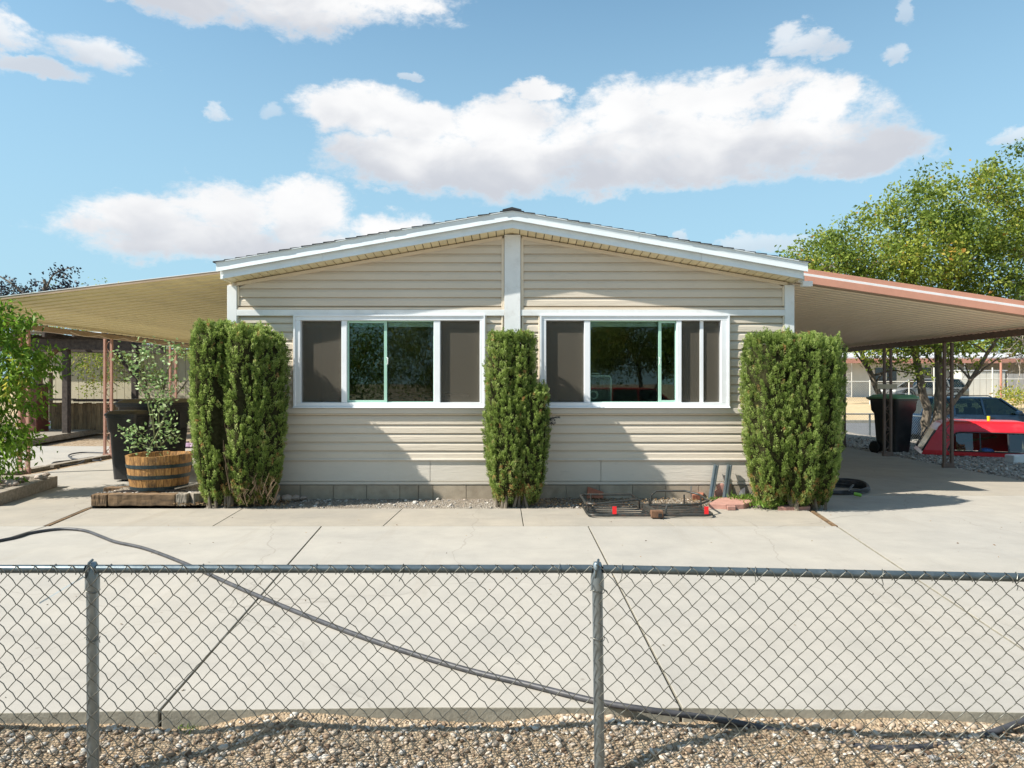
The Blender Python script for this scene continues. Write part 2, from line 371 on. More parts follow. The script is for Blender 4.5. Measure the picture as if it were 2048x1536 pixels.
def groundmat():
    """yard dirt with gravel; dry tan grass beyond the street"""
    m, nt, b = newmat('ground_dirt'); g = nt.nodes.new('ShaderNodeNewGeometry')
    vo = nd(nt, 'ShaderNodeTexVoronoi'); vo.inputs['Scale'].default_value = 26; nt.links.new(g.outputs['Position'], vo.inputs['Vector'])
    sx = nt.nodes.new('ShaderNodeSeparateColor'); nt.links.new(vo.outputs['Color'], sx.inputs[0])
    gr = ramp(nt, sx.outputs[0], [(0, (.13,.10,.07)), (.4, (.28,.21,.14)), (.75, (.40,.33,.25)), (1, (.52,.46,.38))])
    n = noisen(nt, .8, 8, .7, world=True); dirt = ramp(nt, n, [(.3, (.23,.16,.095)), (.7, (.36,.26,.16))])
    c = mixn(nt, .5, gr, dirt)
    n3 = noisen(nt, .35, 10, .75, world=True); dry = ramp(nt, n3, [(.25, (.36,.26,.14)), (.5, (.46,.35,.21)), (.75, (.52,.42,.27))])
    sp = nt.nodes.new('ShaderNodeSeparateXYZ'); nt.links.new(g.outputs['Position'], sp.inputs[0])
    r = nd(nt, 'ShaderNodeMapRange'); nt.links.new(sp.outputs[1], r.inputs[0]); r.inputs[1].default_value = 32.5; r.inputs[2].default_value = 34
    c = mixn(nt, r.outputs[0], c, dry)
    nt.links.new(c, b.inputs['Base Color']); b.inputs['Roughness'].default_value = .95; b.inputs['Specular IOR Level'].default_value = .1
    n2 = noisen(nt, 40, 6, .8, world=True); bumpn(nt, b, n2, .7, .02); return m
def sidingmat(name, col, grime=.2):
    m, nt, b = newmat(name)
    n1 = noisen(nt, 1.3, 7, .65, world=True, stretch=(1, 1, 2.5)); n2 = noisen(nt, 60, 3, .6, world=True)
    c = mixn(nt, n1, tuple(x*.86 for x in col), tuple(x*1.08 for x in col))
    n4 = noisen(nt, 5, 9, .75, world=True, stretch=(.6, 1, 2)); r = nd(nt, 'ShaderNodeMapRange'); nt.links.new(n4, r.inputs[0]); r.inputs[1].default_value = .58; r.inputs[2].default_value = .78; r.inputs[4].default_value = grime
    c = mixn(nt, r.outputs[0], c, tuple(x*.55 for x in col))
    nt.links.new(c, b.inputs['Base Color']); b.inputs['Roughness'].default_value = .5; b.inputs['Specular IOR Level'].default_value = .3
    bumpn(nt, b, noisen(nt, 6, 5, .6, world=True, stretch=(1, 1, 9)), .3, .012); return m

MT = {}
MT['concrete'] = concretemat('concrete_pale', (.35, .328, .292), (.375, .345, .298))
MT['walk'] = concretemat('concrete_walk', (.31, .282, .24), (.35, .308, .25), .45)
MT['concrete_edge'] = M('concrete_edge', (.27, .25, .20), .9, .2, 9, .6, 60, dirt=((.16,.13,.1), 6, .6))
MT['joint'] = M('joint_dirt', (.06, .045, .032), .95, .3, 30, .5)
MT['asphalt'] = M('asphalt', (.13, .13, .13), .9, .15, 3, .4, 120, dirt=((.25,.24,.22), .5, .5))
MT['ground'] = groundmat()
MT['gravel_base'] = pebblemat('gravel_bed_dirt', [(0, (.12,.08,.045)), (.4, (.29,.20,.115)), (.8, (.41,.30,.18)), (1, (.50,.40,.28))], 90, .6, (.32, .205, .10))
MT['soil'] = pebblemat('planting_soil', [(0, (.05,.038,.028)), (.5, (.16,.13,.10)), (.85, (.30,.26,.21)), (1, (.42,.38,.32))], 55, .7, (.10, .075, .05))
MT['bed_gravel'] = pebblemat('pale_bed_gravel', [(0, (.10,.085,.07)), (.5, (.22,.195,.16)), (1, (.42,.38,.33))], 80, .7, (.18, .145, .11))
MT['grey_gravel'] = pebblemat('grey_yard_gravel', [(0, (.12,.12,.115)), (.5, (.28,.27,.25)), (1, (.50,.47,.43))], 38, .8, (.22, .19, .155))
MT['siding'] = sidingmat('tan_vinyl_siding', (.62, .545, .445), .4)
MT['skirt'] = sidingmat('skirt_panel', (.60, .55, .475), .45)
MT['white'] = M('white_trim', (.74, .75, .745), .42, .05, 4, .03, 30, dirt=((.45,.42,.37), 7, .35))
MT['fascia'] = M('fascia_white', (.70, .76, .78), .35, .05, 3, .05, 20, dirt=((.5,.5,.47), 5, .3))
MT['vinyl'] = M('white_vinyl_window', (.78, .80, .82), .3, .04, 5, .02, 40)
MT['jtrim'] = M('tan_channel_trim', (.68, .58, .45), .45, .06, 6, .03, 40)
MT['soffit'] = M('cream_soffit', (.76, .66, .44), .5, .08, 5, .05, 30, rand=.05, dirt=((.35,.3,.22), 4, .4))
MT['shingle'] = M('black_shingle', (.030, .032, .036), .95, .4, 60, .8, 180, rand=.25)
MT['block'] = M('concrete_block', (.36, .30, .225), .92, .16, 7, .7, 110, rand=.10, dirt=((.22,.17,.12), 6, .5))
MT['mortar'] = M('mortar', (.34, .30, .25), .95, .15, 20, .4)
MT['cream_pan'] = M('cream_metal_pan', (.76, .67, .36), .45, .08, 2.2, .06, 14, dirt=((.38,.31,.18), 3.2, .5))
MT['taupe_pan'] = M('beige_metal_pan', (.84, .74, .56), .45, .07, 2.0, .05, 14, dirt=((.62,.54,.40), 2.6, .4))
MT['pink'] = M('salmon_paint', (.56, .27, .185), .5, .08, 4, .05, 30, dirt=((.42,.22,.16), 5, .4))
MT['post_pink'] = M('salmon_post_paint', (.43, .235, .175), .5, .12, 8, .08, 40, dirt=((.22,.12,.09), 9, .5))
MT['brown'] = M('brown_post_paint', (.13, .085, .065), .5, .16, 8, .06, 40)
MT['tanbeam'] = M('tan_beam_paint', (.40, .29, .19), .55, .12, 5, .05, 40)
MT['galv'] = M('galvanised_steel', (.25, .29, .31), .36, .16, 12, .05, 50, metal=.75, dirt=((.14,.15,.15), 14, .5))
MT['wire'] = M('galvanised_wire', (.15, .15, .13), .45, .25, 40, 0, 50, metal=.55)
MT['rail_dark'] = M('weathered_rail', (.105, .135, .15), .34, .22, 9, .05, 60, metal=.6, dirt=((.22,.25,.26), 20, .5))
MT['hose'] = M('black_poly_pipe', (.050, .050, .055), .48, .35, 14, .12, 60, spec=.4, dirt=((.16,.14,.12), 9, .5))
MT['rack'] = M('black_rack_steel', (.045, .047, .043), .38, .3, 18, .15, 60, metal=.3, dirt=((.20,.09,.045), 24, .75))
MT['rust'] = M('rusty_steel', (.17, .09, .05), .8, .35, 30, .4, 80, metal=.2)
MT['red_refl'] = M('red_reflector', (.75, .015, .02), .25, .05, 30)
MT['barrel'] = M('barrel_oak', (.20, .085, .025), .62, .35, 12, .4, 30, rand=.25, col2=(.55, .29, .09), stretch=(5, 5, .9), dirt=((.045,.032,.022), 9, 1.0))
MT['hoop'] = M('barrel_hoop', (.035, .055, .062), .5, .35, 20, .2, 60, metal=.5, dirt=((.12,.15,.15), 30, .5))
MT['timber'] = M('weathered_timber', (.10, .06, .03), .85, .3, 5, .7, 24, col2=(.26, .16, .08), stretch=(.7, 5, 5), dirt=((.03,.024,.018), 8, .8))
MT['timber_grey'] = M('grey_timber', (.23, .195, .15), .88, .25, 5, .7, 24, col2=(.36, .31, .245), stretch=(.7, 5, 5), dirt=((.07,.055,.04), 6, .7))
MT['darkwood'] = M('dark_pergola_wood', (.035, .024, .020), .8, .3, 6, .4, 30, col2=(.085, .065, .052), stretch=(2, 2, 2))
MT['board'] = M('fence_board', (.14, .09, .045), .85, .3, 6, .4, 30, rand=.25, col2=(.30, .21, .11), stretch=(6, 6, .6), dirt=((.05,.035,.025), 5, .7))
MT['redcab'] = M('red_brown_cabinet', (.13, .040, .025), .6, .25, 9, .1, 40)
MT['bin_black'] = M('black_bin_plastic', (.022, .022, .023), .38, .25, 9, .1, 50, dirt=((.09,.08,.07), 5, .4))
MT['bin_green'] = M('green_lid_plastic', (.12, .26, .13), .42, .2, 7, .08, 40, dirt=((.2,.24,.17), 6, .5))
MT['rubber'] = M('tyre_rubber', (.02, .02, .02), .85, .2, 30, .2)
MT['decal'] = M('white_decal', (.72, .74, .72), .5, .06, 20)
MT['redpaint'] = M('red_cap_paint', (.56, .012, .022), .28, .08, 4, .03, 20, spec=.6, dirt=((.50,.10,.10), 4, .35))
MT['bluepaint'] = M('dark_blue_paint', (.008, .022, .045), .25, .2, 4, 0, 20, spec=.5)
MT['greypaint'] = M('grey_paint', (.25, .25, .24), .3, .1, 4, 0, 20, metal=.4)
MT['blackplastic'] = M('black_trim', (.018, .018, .018), .5, .2, 20)
MT['chrome'] = M('alloy_rim', (.5, .5, .5), .3, .1, 10, 0, 20, metal=.8)
MT['seat'] = M('grey_seat', (.07, .07, .075), .9, .2, 20)
MT['carglass'] = glassmat('car_glass', (.42, .50, .48), .9)
MT['capglass'] = glassmat('cap_glass', (.50, .56, .52), 1.8)
MT['glass_green'] = glassmat('green_tinted_glass', (.76, .86, .80), 1.1, 1.5)
MT['glass'] = glassmat('clear_glass', (.78, .84, .84), .7, 1.5)
MT['room'] = M('room_wall', (.48, .44, .37), .9, .06, 2)
MT['roomfloor'] = M('room_carpet', (.26, .22, .17), .95, .15, 12)
MT['sofa'] = M('sofa_fabric', (.075, .085, .09), .95, .15, 10, .2)
MT['fanwhite'] = M('fan_white', (.62, .66, .64), .4, .05, 10)
MT['fandark'] = M('fan_blade', (.12, .13, .13), .5, .1, 10)
MT['sash_green'] = M('greenish_sash', (.36, .58, .47), .35, .05, 8)
MT['bark'] = M('tree_bark', (.11, .085, .06), .95, .3, 9, .9, 26, col2=(.24, .20, .15), stretch=(3, 3, .8), dirt=((.06,.045,.035), 12, .7))
MT['twig'] = M('dead_twig', (.36, .31, .25), .9, .2, 20)
MT['deadstem'] = M('brown_dead_stem', (.20, .115, .06), .9, .3, 14, .3, 60, col2=(.36, .25, .16))
MT['stem'] = M('green_stem', (.12, .13, .045), .7, .2, 20)
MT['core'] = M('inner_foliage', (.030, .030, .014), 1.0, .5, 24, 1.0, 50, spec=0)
MT['juniper'] = leafmat('juniper_foliage', [(0, (.05, .085, .02)), (.3, (.16, .225, .048)), (.6, (.30, .39, .10)), (.92, (.50, .56, .23)), (1, (.42, .25, .10))], .42)
MT['treeleaf'] = leafmat('yellow_green_leaf', [(0, (.06, .10, .018)), (.35, (.15, .21, .032)), (.7, (.27, .32, .05)), (.93, (.42, .39, .07)), (1, (.44, .24, .05))], .40)
MT['peachleaf'] = leafmat('bright_green_leaf', [(0, (.06, .13, .012)), (.45, (.13, .24, .025)), (.85, (.22, .34, .045)), (1, (.40, .36, .06))], .4)
MT['roseleaf'] = leafmat('rose_leaf', [(0, (.09, .18, .05)), (.5, (.25, .37, .14)), (1, (.46, .54, .30))], .25, .4)
MT['darkleaf'] = leafmat('dark_leaf', [(0, (.014, .016, .030)), (.6, (.03, .035, .045)), (1, (.06, .07, .05))], .15)
MT['weed'] = leafmat('weed_leaf', [(0, (.08, .15, .02)), (.6, (.16, .26, .04)), (1, (.40, .38, .16))], .3)
MT['stone'] = leafmat('gravel_stone', [(0, (.13, .085, .055)), (.25, (.30, .215, .145)), (.5, (.42, .335, .25)), (.78, (.50, .43, .35)), (.95, (.56, .53, .47)), (1, (.32, .30, .28))], 0.0, .8)
MT['greystone'] = leafmat('grey_stone', [(0, (.12, .11, .10)), (.5, (.33, .30, .27)), (.9, (.55, .52, .47)), (1, (.40, .26, .18))], 0.0, .8)
MT['rock'] = M('pinkish_rock', (.34, .28, .235), .9, .2, 9, .7, 40, rand=.15, dirt=((.16,.12,.09), 12, .5))
MT['paver'] = M('pink_paver', (.36, .19, .15), .9, .18, 12, .5, 60, rand=.12, dirt=((.2,.15,.12), 10, .5))
MT['brick'] = M('red_brick', (.33, .12, .07), .9, .2, 14, .5, 60)
MT['farwhite'] = M('far_white_wall', (.62, .60, .54), .7, .08, 1.5, 0, 20)
MT['farcream'] = M('far_cream_wall', (.50, .45, .33), .75, .1, 1.5, .1, 20)
MT['fargrey'] = M('far_grey_panel', (.33, .32, .31), .7, .1, 2)
MT['farroof'] = M('far_roof', (.50, .50, .50), .7, .1, 2)
MT['fartrim'] = M('far_red_trim', (.45, .21, .15), .6, .1, 3)
MT['darkglass'] = M('dark_far_glass', (.03, .035, .04), .1, .2, 3, spec=.8)
MT['purple'] = M('lilac_cloth', (.36, .24, .36), .9, .12, 20, .5, 30)
MT['yellow'] = M('yellow_plastic', (.70, .60, .02), .4, .05, 10)
MT['bluetarp'] = M('blue_tarp', (.06, .16, .42), .5, .1, 10)
MT['tub'] = M('white_tub', (.60, .62, .62), .4, .05, 10)
MT['greenbrass'] = M('lime_connector', (.20, .42, .04), .4, .1, 20)
MT['amber'] = M('amber_glass', (.55, .16, .03), .15, .2, 20, spec=.7)
MT['redglass'] = M('red_ornament', (.55, .04, .02), .2, .1, 20, spec=.7)
MT['pale'] = M('pale_strip', (.62, .68, .70), .4, .08, 20)
def screenmat():
    m, nt, b = newmat('insect_screen'); b.inputs['Base Color'].default_value = (.115, .10, .075, 1); b.inputs['Roughness'].default_value = .7
    t = nt.nodes.new('ShaderNodeBsdfTransparent'); ms = nt.nodes.new('ShaderNodeMixShader'); ms.inputs[0].default_value = .5
    nt.links.new(t.outputs[0], ms.inputs[1]); nt.links.new(b.outputs[0], ms.inputs[2]); nt.links.new(ms.outputs[0], nt.nodes['Material Output'].inputs[0]); return m
MT['screen'] = screenmat()

# ---------------------------------------------------------------- terrain
def terrain_h(x, y):
    right = sstep(9.6, 11.0, x)
    prof = np.where(y < 21, -.42, -.45) + 1.05 * sstep(34, 41, y) + .1 * sstep(41, 70, y)
    rx = np.where(y < 15, sstep(9.6, 11.5, x), right)
    z = -.06 + rx * (prof + .06)
    front = sstep(3.35, 2.65, y)
    z = np.where(y < 3.6, -.075 + front * -.085, z)
    z = z + (RNG.random(np.shape(x)) - .5) * .012
    return z
def build_terrain():
    xs = np.concatenate([[-3000, -1200, -500, -250, -120, -70], np.arange(-45, -12, 1.5), np.arange(-12, -3.2, .4), np.arange(-3.2, 3.2, .06), np.arange(3.2, 14, .3), np.arange(14, 60, 1.5), [70, 120, 250, 500, 1200, 3000]])
    ys = np.concatenate([[-3000, -1000, -400, -150, -60], np.arange(-40, 1, 2.0), np.arange(1.2, 2.3, .2), np.arange(2.3, 3.6, .06), np.arange(3.7, 9, .35), np.arange(9, 46, .5), [50, 60, 80, 120, 250, 600, 1500, 3000]])
    Xg, Yg = np.meshgrid(xs, ys); Z = terrain_h(Xg, Yg)
    V = np.stack([Xg, Yg, Z], -1).reshape(-1, 3); nx, ny = len(xs), len(ys)
    i, j = np.meshgrid(np.arange(nx-1), np.arange(ny-1)); a = (j*nx+i).ravel()
    return tag(npmesh('ground', V, np.stack([a, a+1, a+1+nx, a+nx], 1), MT['ground'], smooth=True), kind='structure')
build_terrain()
def gz(x, y): return float(terrain_h(np.array([x]), np.array([y]))[0])
# street behind the right yard
st = MB().box(7.8, 400, 22.0, 33.2, -.6, -.435); tag(st.build('street', MT['asphalt']), kind='structure')
cb = MB().box(7.8, 400, 33.2, 33.45, -.6, -.31); cb.box(7.8, 400, 21.7, 22.0, -.6, -.33); tag(cb.build('kerb', MT['concrete_edge']), kind='structure')
st2 = MB().box(-400, 400, -14, -6, -.5, -.145); tag(st2.build('front_street', MT['asphalt']), kind='structure')

# driveway: base of dark joint filler + concrete slabs
drive = MB().box(-7.55, 7.5, 3.12, 21.5, -.25, -.035).build('driveway', MT['joint']); tag(drive, kind='structure')
def slab(pts, mat='concrete', g=.006, z1=0.0, z0=-.12, parent=drive):
    c = Vector((sum(p[0] for p in pts)/len(pts), sum(p[1] for p in pts)/len(pts)))
    poly = []
    n = len(pts)
    for i, p in enumerate(pts):     # shrink towards the inside by g
        a = Vector(pts[i-1]); b = Vector(p); d = Vector(pts[(i+1) % n])
        e1 = (b-a).normalized(); e2 = (d-b).normalized(); n1 = Vector((-e1.y, e1.x)); n2 = Vector((-e2.y, e2.x))
        k = (n1+n2); k = k / max(.3, k.dot(n1)); poly.append((b + k*g)[:])
    o = MB().prism(poly, 'z', z0, z1).build('concrete_slab', [MT[mat], MT['concrete_edge']], parent, bevel=.004)
    for pl in o.data.polygons:
        if abs(pl.normal.z) < .5: pl.material_index = 1
    return o
jl = lambda y: -1.89 + (6.95-y)/(6.95-3.05)*.37      # joint left of middle
jm = lambda y: .757 - (6.95-y)/3.9*.02
jr = lambda y: 3.22 - (6.95-y)/3.9*.62
jq = lambda y: -4.62
fy = lambda x: 3.05 - .012*x*x*(1.0 if x > 0 else 1.2)
yB = 6.95; yC = 7.93
slab([(-7.5, fy(-4)), (jq(0), fy(-3.2)), (jq(0), yB), (-7.5, yB)])
slab([(jq(0), fy(-3.2)), (-3.0, fy(-2.4)), (jl(3.05), fy(-1.5)), (jl(yB), yB), (jq(0), yB)])
slab([(jl(3.05), fy(-1.5)), (-.4, fy(-.4)), (jm(3.05), fy(.7)), (jm(yB), yB), (jl(yB), yB)])
slab([(jm(3.05), fy(.7)), (1.7, fy(1.6)), (jr(3.05), fy(2.4)), (jr(yB), yB), (jm(yB), yB)])
slab([(jr(3.05), fy(2.4)), (7.45, 2.78), (7.45, 8.85), (3.52, 8.85), (3.42, yC+.1), (jr(yB)+.01, yB)])
# walk strip along the planting bed
wx = [(-4.62, -4.80), (-2.97, -3.05), (-1.28, -1.24), (.115, .10), (1.62, 1.50), (3.21, 3.36)]
for k in range(5):
    slab([(wx[k][0]+(.03 if k == 0 else 0), yB), (wx[k+1][0]-(.03 if k == 4 else 0), yB), (wx[k+1][1]-(.03 if k == 4 else 0), yC), (wx[k][1]+(.03 if k == 0 else 0), yC)], 'walk', .004)
# wooden expansion strips either side of the walk
def wood_strip(a, b, w=.035, z=.004):
    o = MB().bar((a[0], a[1], z-.03), (b[0], b[1], z-.03), w, .06).build('wood_joint_strip', MT['timber'], drive)
wood_strip((3.215, yB), (3.36, yC+.05)); wood_strip((-4.62, yB), (-4.80, yC+.05))
slab([(-7.5, yB), (-4.65, yB), (-4.83, yC), (-4.88, 8.9), (-7.5, 8.9)], 'walk')
slab([(-7.5, 8.9), (-3.55, 8.9), (-3.55, 12.6), (-7.5, 12.6)], 'concrete'); slab([(-7.5, 12.6), (-3.55, 12.6), (-3.55, 20), (-7.5, 20)], 'concrete')
slab([(3.52, 8.85), (7.45, 8.85), (7.45, 13.2), (3.52, 13.2)], 'walk'); slab([(3.52, 13.2), (7.45, 13.2), (7.45, 20), (3.52, 20)], 'walk')
pad = MB().box(-11.6, -7.95, 9.0, 16.0, -.2, -.03).build('side_pad', MT['joint']); tag(pad, kind='structure')
slab([(-11.6, 9), (-7.95, 9), (-7.95, 12), (-11.6, 12)], 'concrete', parent=pad, z1=-.01); slab([(-11.6, 12), (-7.95, 12), (-7.95, 16), (-11.6, 16)], 'concrete', parent=pad, z1=-.01)

# planting bed in front of the house
def bumpy(name, x0, x1, y0, y1, nx, ny, zf, mat, amp=.01):
    xs = np.linspace(x0, x1, nx); ys = np.linspace(y0, y1, ny); Xg, Yg = np.meshgrid(xs, ys)
    Z = zf(Xg, Yg) + (RNG.random(Xg.shape)-.5)*amp
    V = np.stack([Xg, Yg, Z], -1).reshape(-1, 3); i, j = np.meshgrid(np.arange(nx-1), np.arange(ny-1)); a = (j*nx+i).ravel()
    return npmesh(name, V, np.stack([a, a+1, a+1+nx, a+nx], 1), mat, smooth=True)
tag(bumpy('planting_bed', -3.5, .0, 7.94, 8.75, 140, 34, lambda x, y: .0 + .005*sstep(7.94, 8.5, y) - .02*sstep(7.98, 7.93, y), MT['bed_gravel'], .016), kind='structure')
tag(bumpy('planting_soil', .001, 3.42, 7.94, 8.75, 140, 34, lambda x, y: .0 + .015*sstep(7.94, 8.5, y) - .02*sstep(7.98, 7.93, y), MT['soil'], .02), kind='structure')
tag(bumpy('side_gravel', 7.5, 12.6, 8.5, 21.6, 70, 150, lambda x, y: np.where(x < 7.7, -.045, 0) + np.where(x >= 7.7, -.02 + .05*np.sin(y*1.3+x)*.5, 0) - .40*sstep(9.9, 11.6, x), MT['grey_gravel'], .03), kind='structure')
tag(bumpy('front_gravel', -3.6, 3.6, 2.2, 3.14, 360, 60, lambda x, y: -.046 - .104*sstep(3.05, 2.6, y) + .020*np.sin(x*3.1+y*2)*np.sin(x*1.3+1) + .008*np.sin(x*9+y*14) + .030*sstep(2.93, 3.06, y)*np.sin(x*4+2)*np.sin(x*1.7), MT['gravel_base'], .008), kind='structure')
def front_z(x, y): return -.046 - .104*sstep(3.05, 2.6, y) + .020*np.sin(x*3.1+y*2)*np.sin(x*1.3+1) + .008*np.sin(x*9+y*14) + .030*sstep(2.93, 3.06, y)*np.sin(x*4+2)*np.sin(x*1.7)

# stones: deformed icosahedra in one object
ICO_V = []; ph = (1+5**.5)/2
for a, b in ((-1, ph), (1, ph), (-1, -ph), (1, -ph)): ICO_V += [(a, b, 0)]
for a, b in ((-1, ph), (1, ph), (-1, -ph), (1, -ph)): ICO_V += [(0, a, b)]
for a, b in ((ph, -1), (ph, 1), (-ph, -1), (-ph, 1)): ICO_V += [(a, 0, b)]
ICO_V = norm(np.array(ICO_V, dtype=float))
ICO_F = np.array([(0,11,5),(0,5,1),(0,1,7),(0,7,10),(0,10,11),(1,5,9),(5,11,4),(11,10,2),(10,7,6),(7,1,8),(3,9,4),(3,4,2),(3,2,6),(3,6,8),(3,8,9),(4,9,5),(2,4,11),(6,2,10),(8,6,7),(9,8,1)])
def stones(name, x, y, z, size, mat, label, cat=None, parent=None, flat=.65):
    n = len(x); q = RNG.normal(size=(n, 4)); q /= np.linalg.norm(q, axis=1, keepdims=True)
    w, a, b, c = q.T
    R = np.stack([1-2*(b*b+c*c), 2*(a*b-c*w), 2*(a*c+b*w), 2*(a*b+c*w), 1-2*(a*a+c*c), 2*(b*c-a*w), 2*(a*c-b*w), 2*(b*c+a*w), 1-2*(a*a+b*b)], 1).reshape(n, 3, 3)
    base = ICO_V[None] * (1 + RNG.normal(size=(n, 12, 1))*.16) * (np.array([1, .8, .62])[None, None] + RNG.normal(size=(n, 1, 3))*.1)
    V = np.einsum('nij,nkj->nki', R, base); V[:, :, 2] *= flat; V *= size[:, None, None]
    V += np.stack([x, y, z + size*.22], 1)[:, None, :]
    Fq = (ICO_F[None] + (np.arange(n)*12)[:, None, None]).reshape(-1, 3)
    t = np.repeat(RNG.random(n), 20)
    o = npmesh(name, V.reshape(-1, 3), Fq, mat, parent, tint=t); tag(o, label, cat, kind='stuff'); return o
n = 15500; x = RNG.uniform(-3.3, 3.3, n); y = 2.3 + RNG.random(n)*.78; keep = (y < 3.045 - .0125*x*x - .012)
patch = np.sin(x*2.3+1)*np.sin(y*9+x*1.7) + RNG.normal(size=n)*.6; keep &= patch > -.42
x, y = x[keep], y[keep]; s = np.clip(RNG.lognormal(-4.58, .40, len(x)), .0035, .024)
stones('river_gravel', x, y, front_z(x, y), s, MT['stone'], 'tan and white river gravel along the slab behind the chain link fence', 'gravel')
n = 1500; x = RNG.uniform(-3.4, 3.4, n); y = RNG.uniform(7.97, 8.5, n); s = np.clip(RNG.lognormal(-4.7, .5, n), .004, .035)
stones('bed_gravel', x, y, .0+.005*sstep(7.94, 8.5, y), s, MT['greystone'], 'small grey stones scattered in the bed against the house foundation', 'gravel')
n = 9000; x = 7.5 + RNG.random(n)**1.3*3.6; y = RNG.uniform(8.8, 18.5, n); s = np.clip(RNG.lognormal(-4.0, .4, n), .008, .045)
stones('yard_gravel', x, y, np.where(x < 7.7, -.045, -.02+.05*np.sin(y*1.3+x)*.5) - .40*sstep(9.9, 11.6, x), s, MT['greystone'], 'loose grey gravel beside the right carport posts', 'gravel')

# ---------------------------------------------------------------- the house
HW = 8.57
house = thing('house', (0, HW, 0), 'tan single storey manufactured home with low white gable and two wide windows', 'house')
XL, XR = -3.475, 3.445
SL = .175
def wx_(px, d=HW): return (px-1024)/F*d
def wz_(py, d=HW): return H + (768-py)/F*d
winL = (wx_(590), wx_(970), wz_(815), wz_(630)); winR = (wx_(1080), wx_(1456), wz_(815), wz_(630))
def zs(x): return 3.24 - SL*abs(x)
# carcass: side walls, back wall, front sheathing with two openings, room
mb = MB(); t0 = HW + .012; t1 = HW + .11
zb = .10
mb.box(XL, winL[0]+.03, t0, t1, zb, 2.34); mb.box(winL[1]-.03, winR[0]+.03, t0, t1, zb, 2.34); mb.box(winR[1]-.03, XR, t0, t1, zb, 2.34)
for w in (winL, winR): mb.box(w[0]+.03, w[1]-.03, t0, t1, zb, w[2]+.03); mb.box(w[0]+.03, w[1]-.03, t0, t1, w[3]-.03, 2.34)
mb.prism([(XL, 2.34), (XR, 2.34), (XR, zs(XR)), (0, zs(0)), (XL, zs(XL))], 'y', t0, t1)
mb.build('front_wall', MT['siding'], house)
MB().box(XL, XL+.1, t1, 22, .05, zs(XL)).build('side_wall', MT['siding'], house)
MB().box(XR-.1, XR, t1, 22, .05, zs(XR)).build('side_wall', MT['siding'], house)
MB().prism([(XL, .05), (XR, .05), (XR, zs(XR)), (0, zs(0)), (XL, zs(XL))], 'y', 22.002, 22.1).build('back_wall', MT['siding'], house)
MB().box(XL+.1, XR-.1, t1, 22, .42, .47).build('floor', MT['roomfloor'], house)
MB().box(XL+.1, XR-.1, t1, 22, 2.42, 2.5).build('ceiling', MT['room'], house)
MB().box(XL+.1, XR-.1, 12.4, 12.5, .47, 2.42).build('partition', MT['room'], house)
MB().box(-.05, .05, t1, 12.4, .47, 2.42).build('partition', MT['room'], house)
# siding courses
HC = .1065
def course(x0, x1, z, h=HC, xt0=None, xt1=None, y=HW+.01):
    xt0 = x0 if xt0 is None else xt0; xt1 = x1 if xt1 is None else xt1
    k = .62
    def lerp(a, b): return a + (b-a)*k
    prof = [(y, z, 0), (y-.028, z, 0), (y-.025, z+h*.60, k), (y-.004, z+h, 1), (y, z+h, 1)]
    vs = [((x0+(xt0-x0)*q), yy, zz) for yy, zz, q in prof] + [((x1+(xt1-x1)*q), yy, zz) for yy, zz, q in prof]
    n = 5
    MB().add(vs, [(0,1,2,3,4), (9,8,7,6,5)] + [(i, i+5, (i+1) % 5+5, (i+1) % 5) for i in range(5)]).build('siding_board', MT['siding'], house)
zlow = wz_(918)
for k in range(5):
    z = zlow + k*HC
    if z + HC > winL[2]-.02: h = winL[2]-.03 - z
    else: h = HC
    course(XL+.13, wx_(1009), z, h); course(wx_(1041), XR-.13, z, h)
for (a, b) in ((XL+.13, winL[0]), (winL[1], wx_(1004)), (wx_(1045), winR[0]), (winR[1], XR-.13)):
    z = winL[2]-.03; top = wz_(634)
    while z < top-.02:
        course(a, b, z, min(HC, top-z)); z += HC
z = wz_(612)
while z < zs(.14)-.02:
    h = min(HC, zs(.12)-z)
    for sgn in (-1, 1):
        xo = min(abs(XL)-.13, (3.24-z)/SL - .02); xt = min(abs(XL)-.13, max(.13, (3.24-z-h)/SL - .02)); xi = .118
        if xo < .3: continue
        if sgn < 0: course(-xo, -xi-.005, z, h, -xt, -xi-.005)
        else: course(xi, xo, z, h, xi, xt)
    z += HC
# lower skirt, block foundation
for (a, b) in ((XL+.02, wx_(860)), (wx_(860)+.006, wx_(1201)), (wx_(1201)+.006, XR-.02)):
    m_ = MB().prism([(HW-.012, wz_(963)), (HW-.020, wz_(961)), (HW-.012, wz_(924)), (HW-.03, wz_(919)), (HW+.008, wz_(917)), (HW+.008, wz_(963))], 'x', a, b)
    m_.build('skirt_panel', MT['skirt'], house)
MB().prism([(HW+.006, zlow-.012), (HW-.036, zlow-.010), (HW-.032, zlow+.006), (HW+.006, zlow+.010)], 'x', XL+.125, XR-.125).build('starter_strip', MT['skirt'], house)
MB().box(XL+.02, XR-.02, HW-.028, HW+.1, wz_(968), wz_(963)-.002).build('ledge', MT['skirt'], house)
MB().box(XL+.05, XR-.05, HW-.006, HW+.2, -.1, wz_(968)-.002).build('foundation', MT['mortar'], house)
b0 = None; bl = .400
for k in range(17):
    xa = wx_(601)+ (k-3)*bl*1.015 + .005; xb = xa + bl
    if k in (6,): xb = xa + bl*.55
    xa = max(xa, XL+.05); xb = min(xb, XR-.05)
    if xb-xa < .05: continue
    MB().box(xa, xb, HW-.022, HW-.004, -.02, wz_(969.5)-.004).build('block', MT['block'], house, bevel=.004)
    if k == 6: MB().box(xb+.01, xa+bl, HW-.020, HW-.004, -.02, wz_(969.5)-.004).build('block', MT['block'], house, bevel=.004)
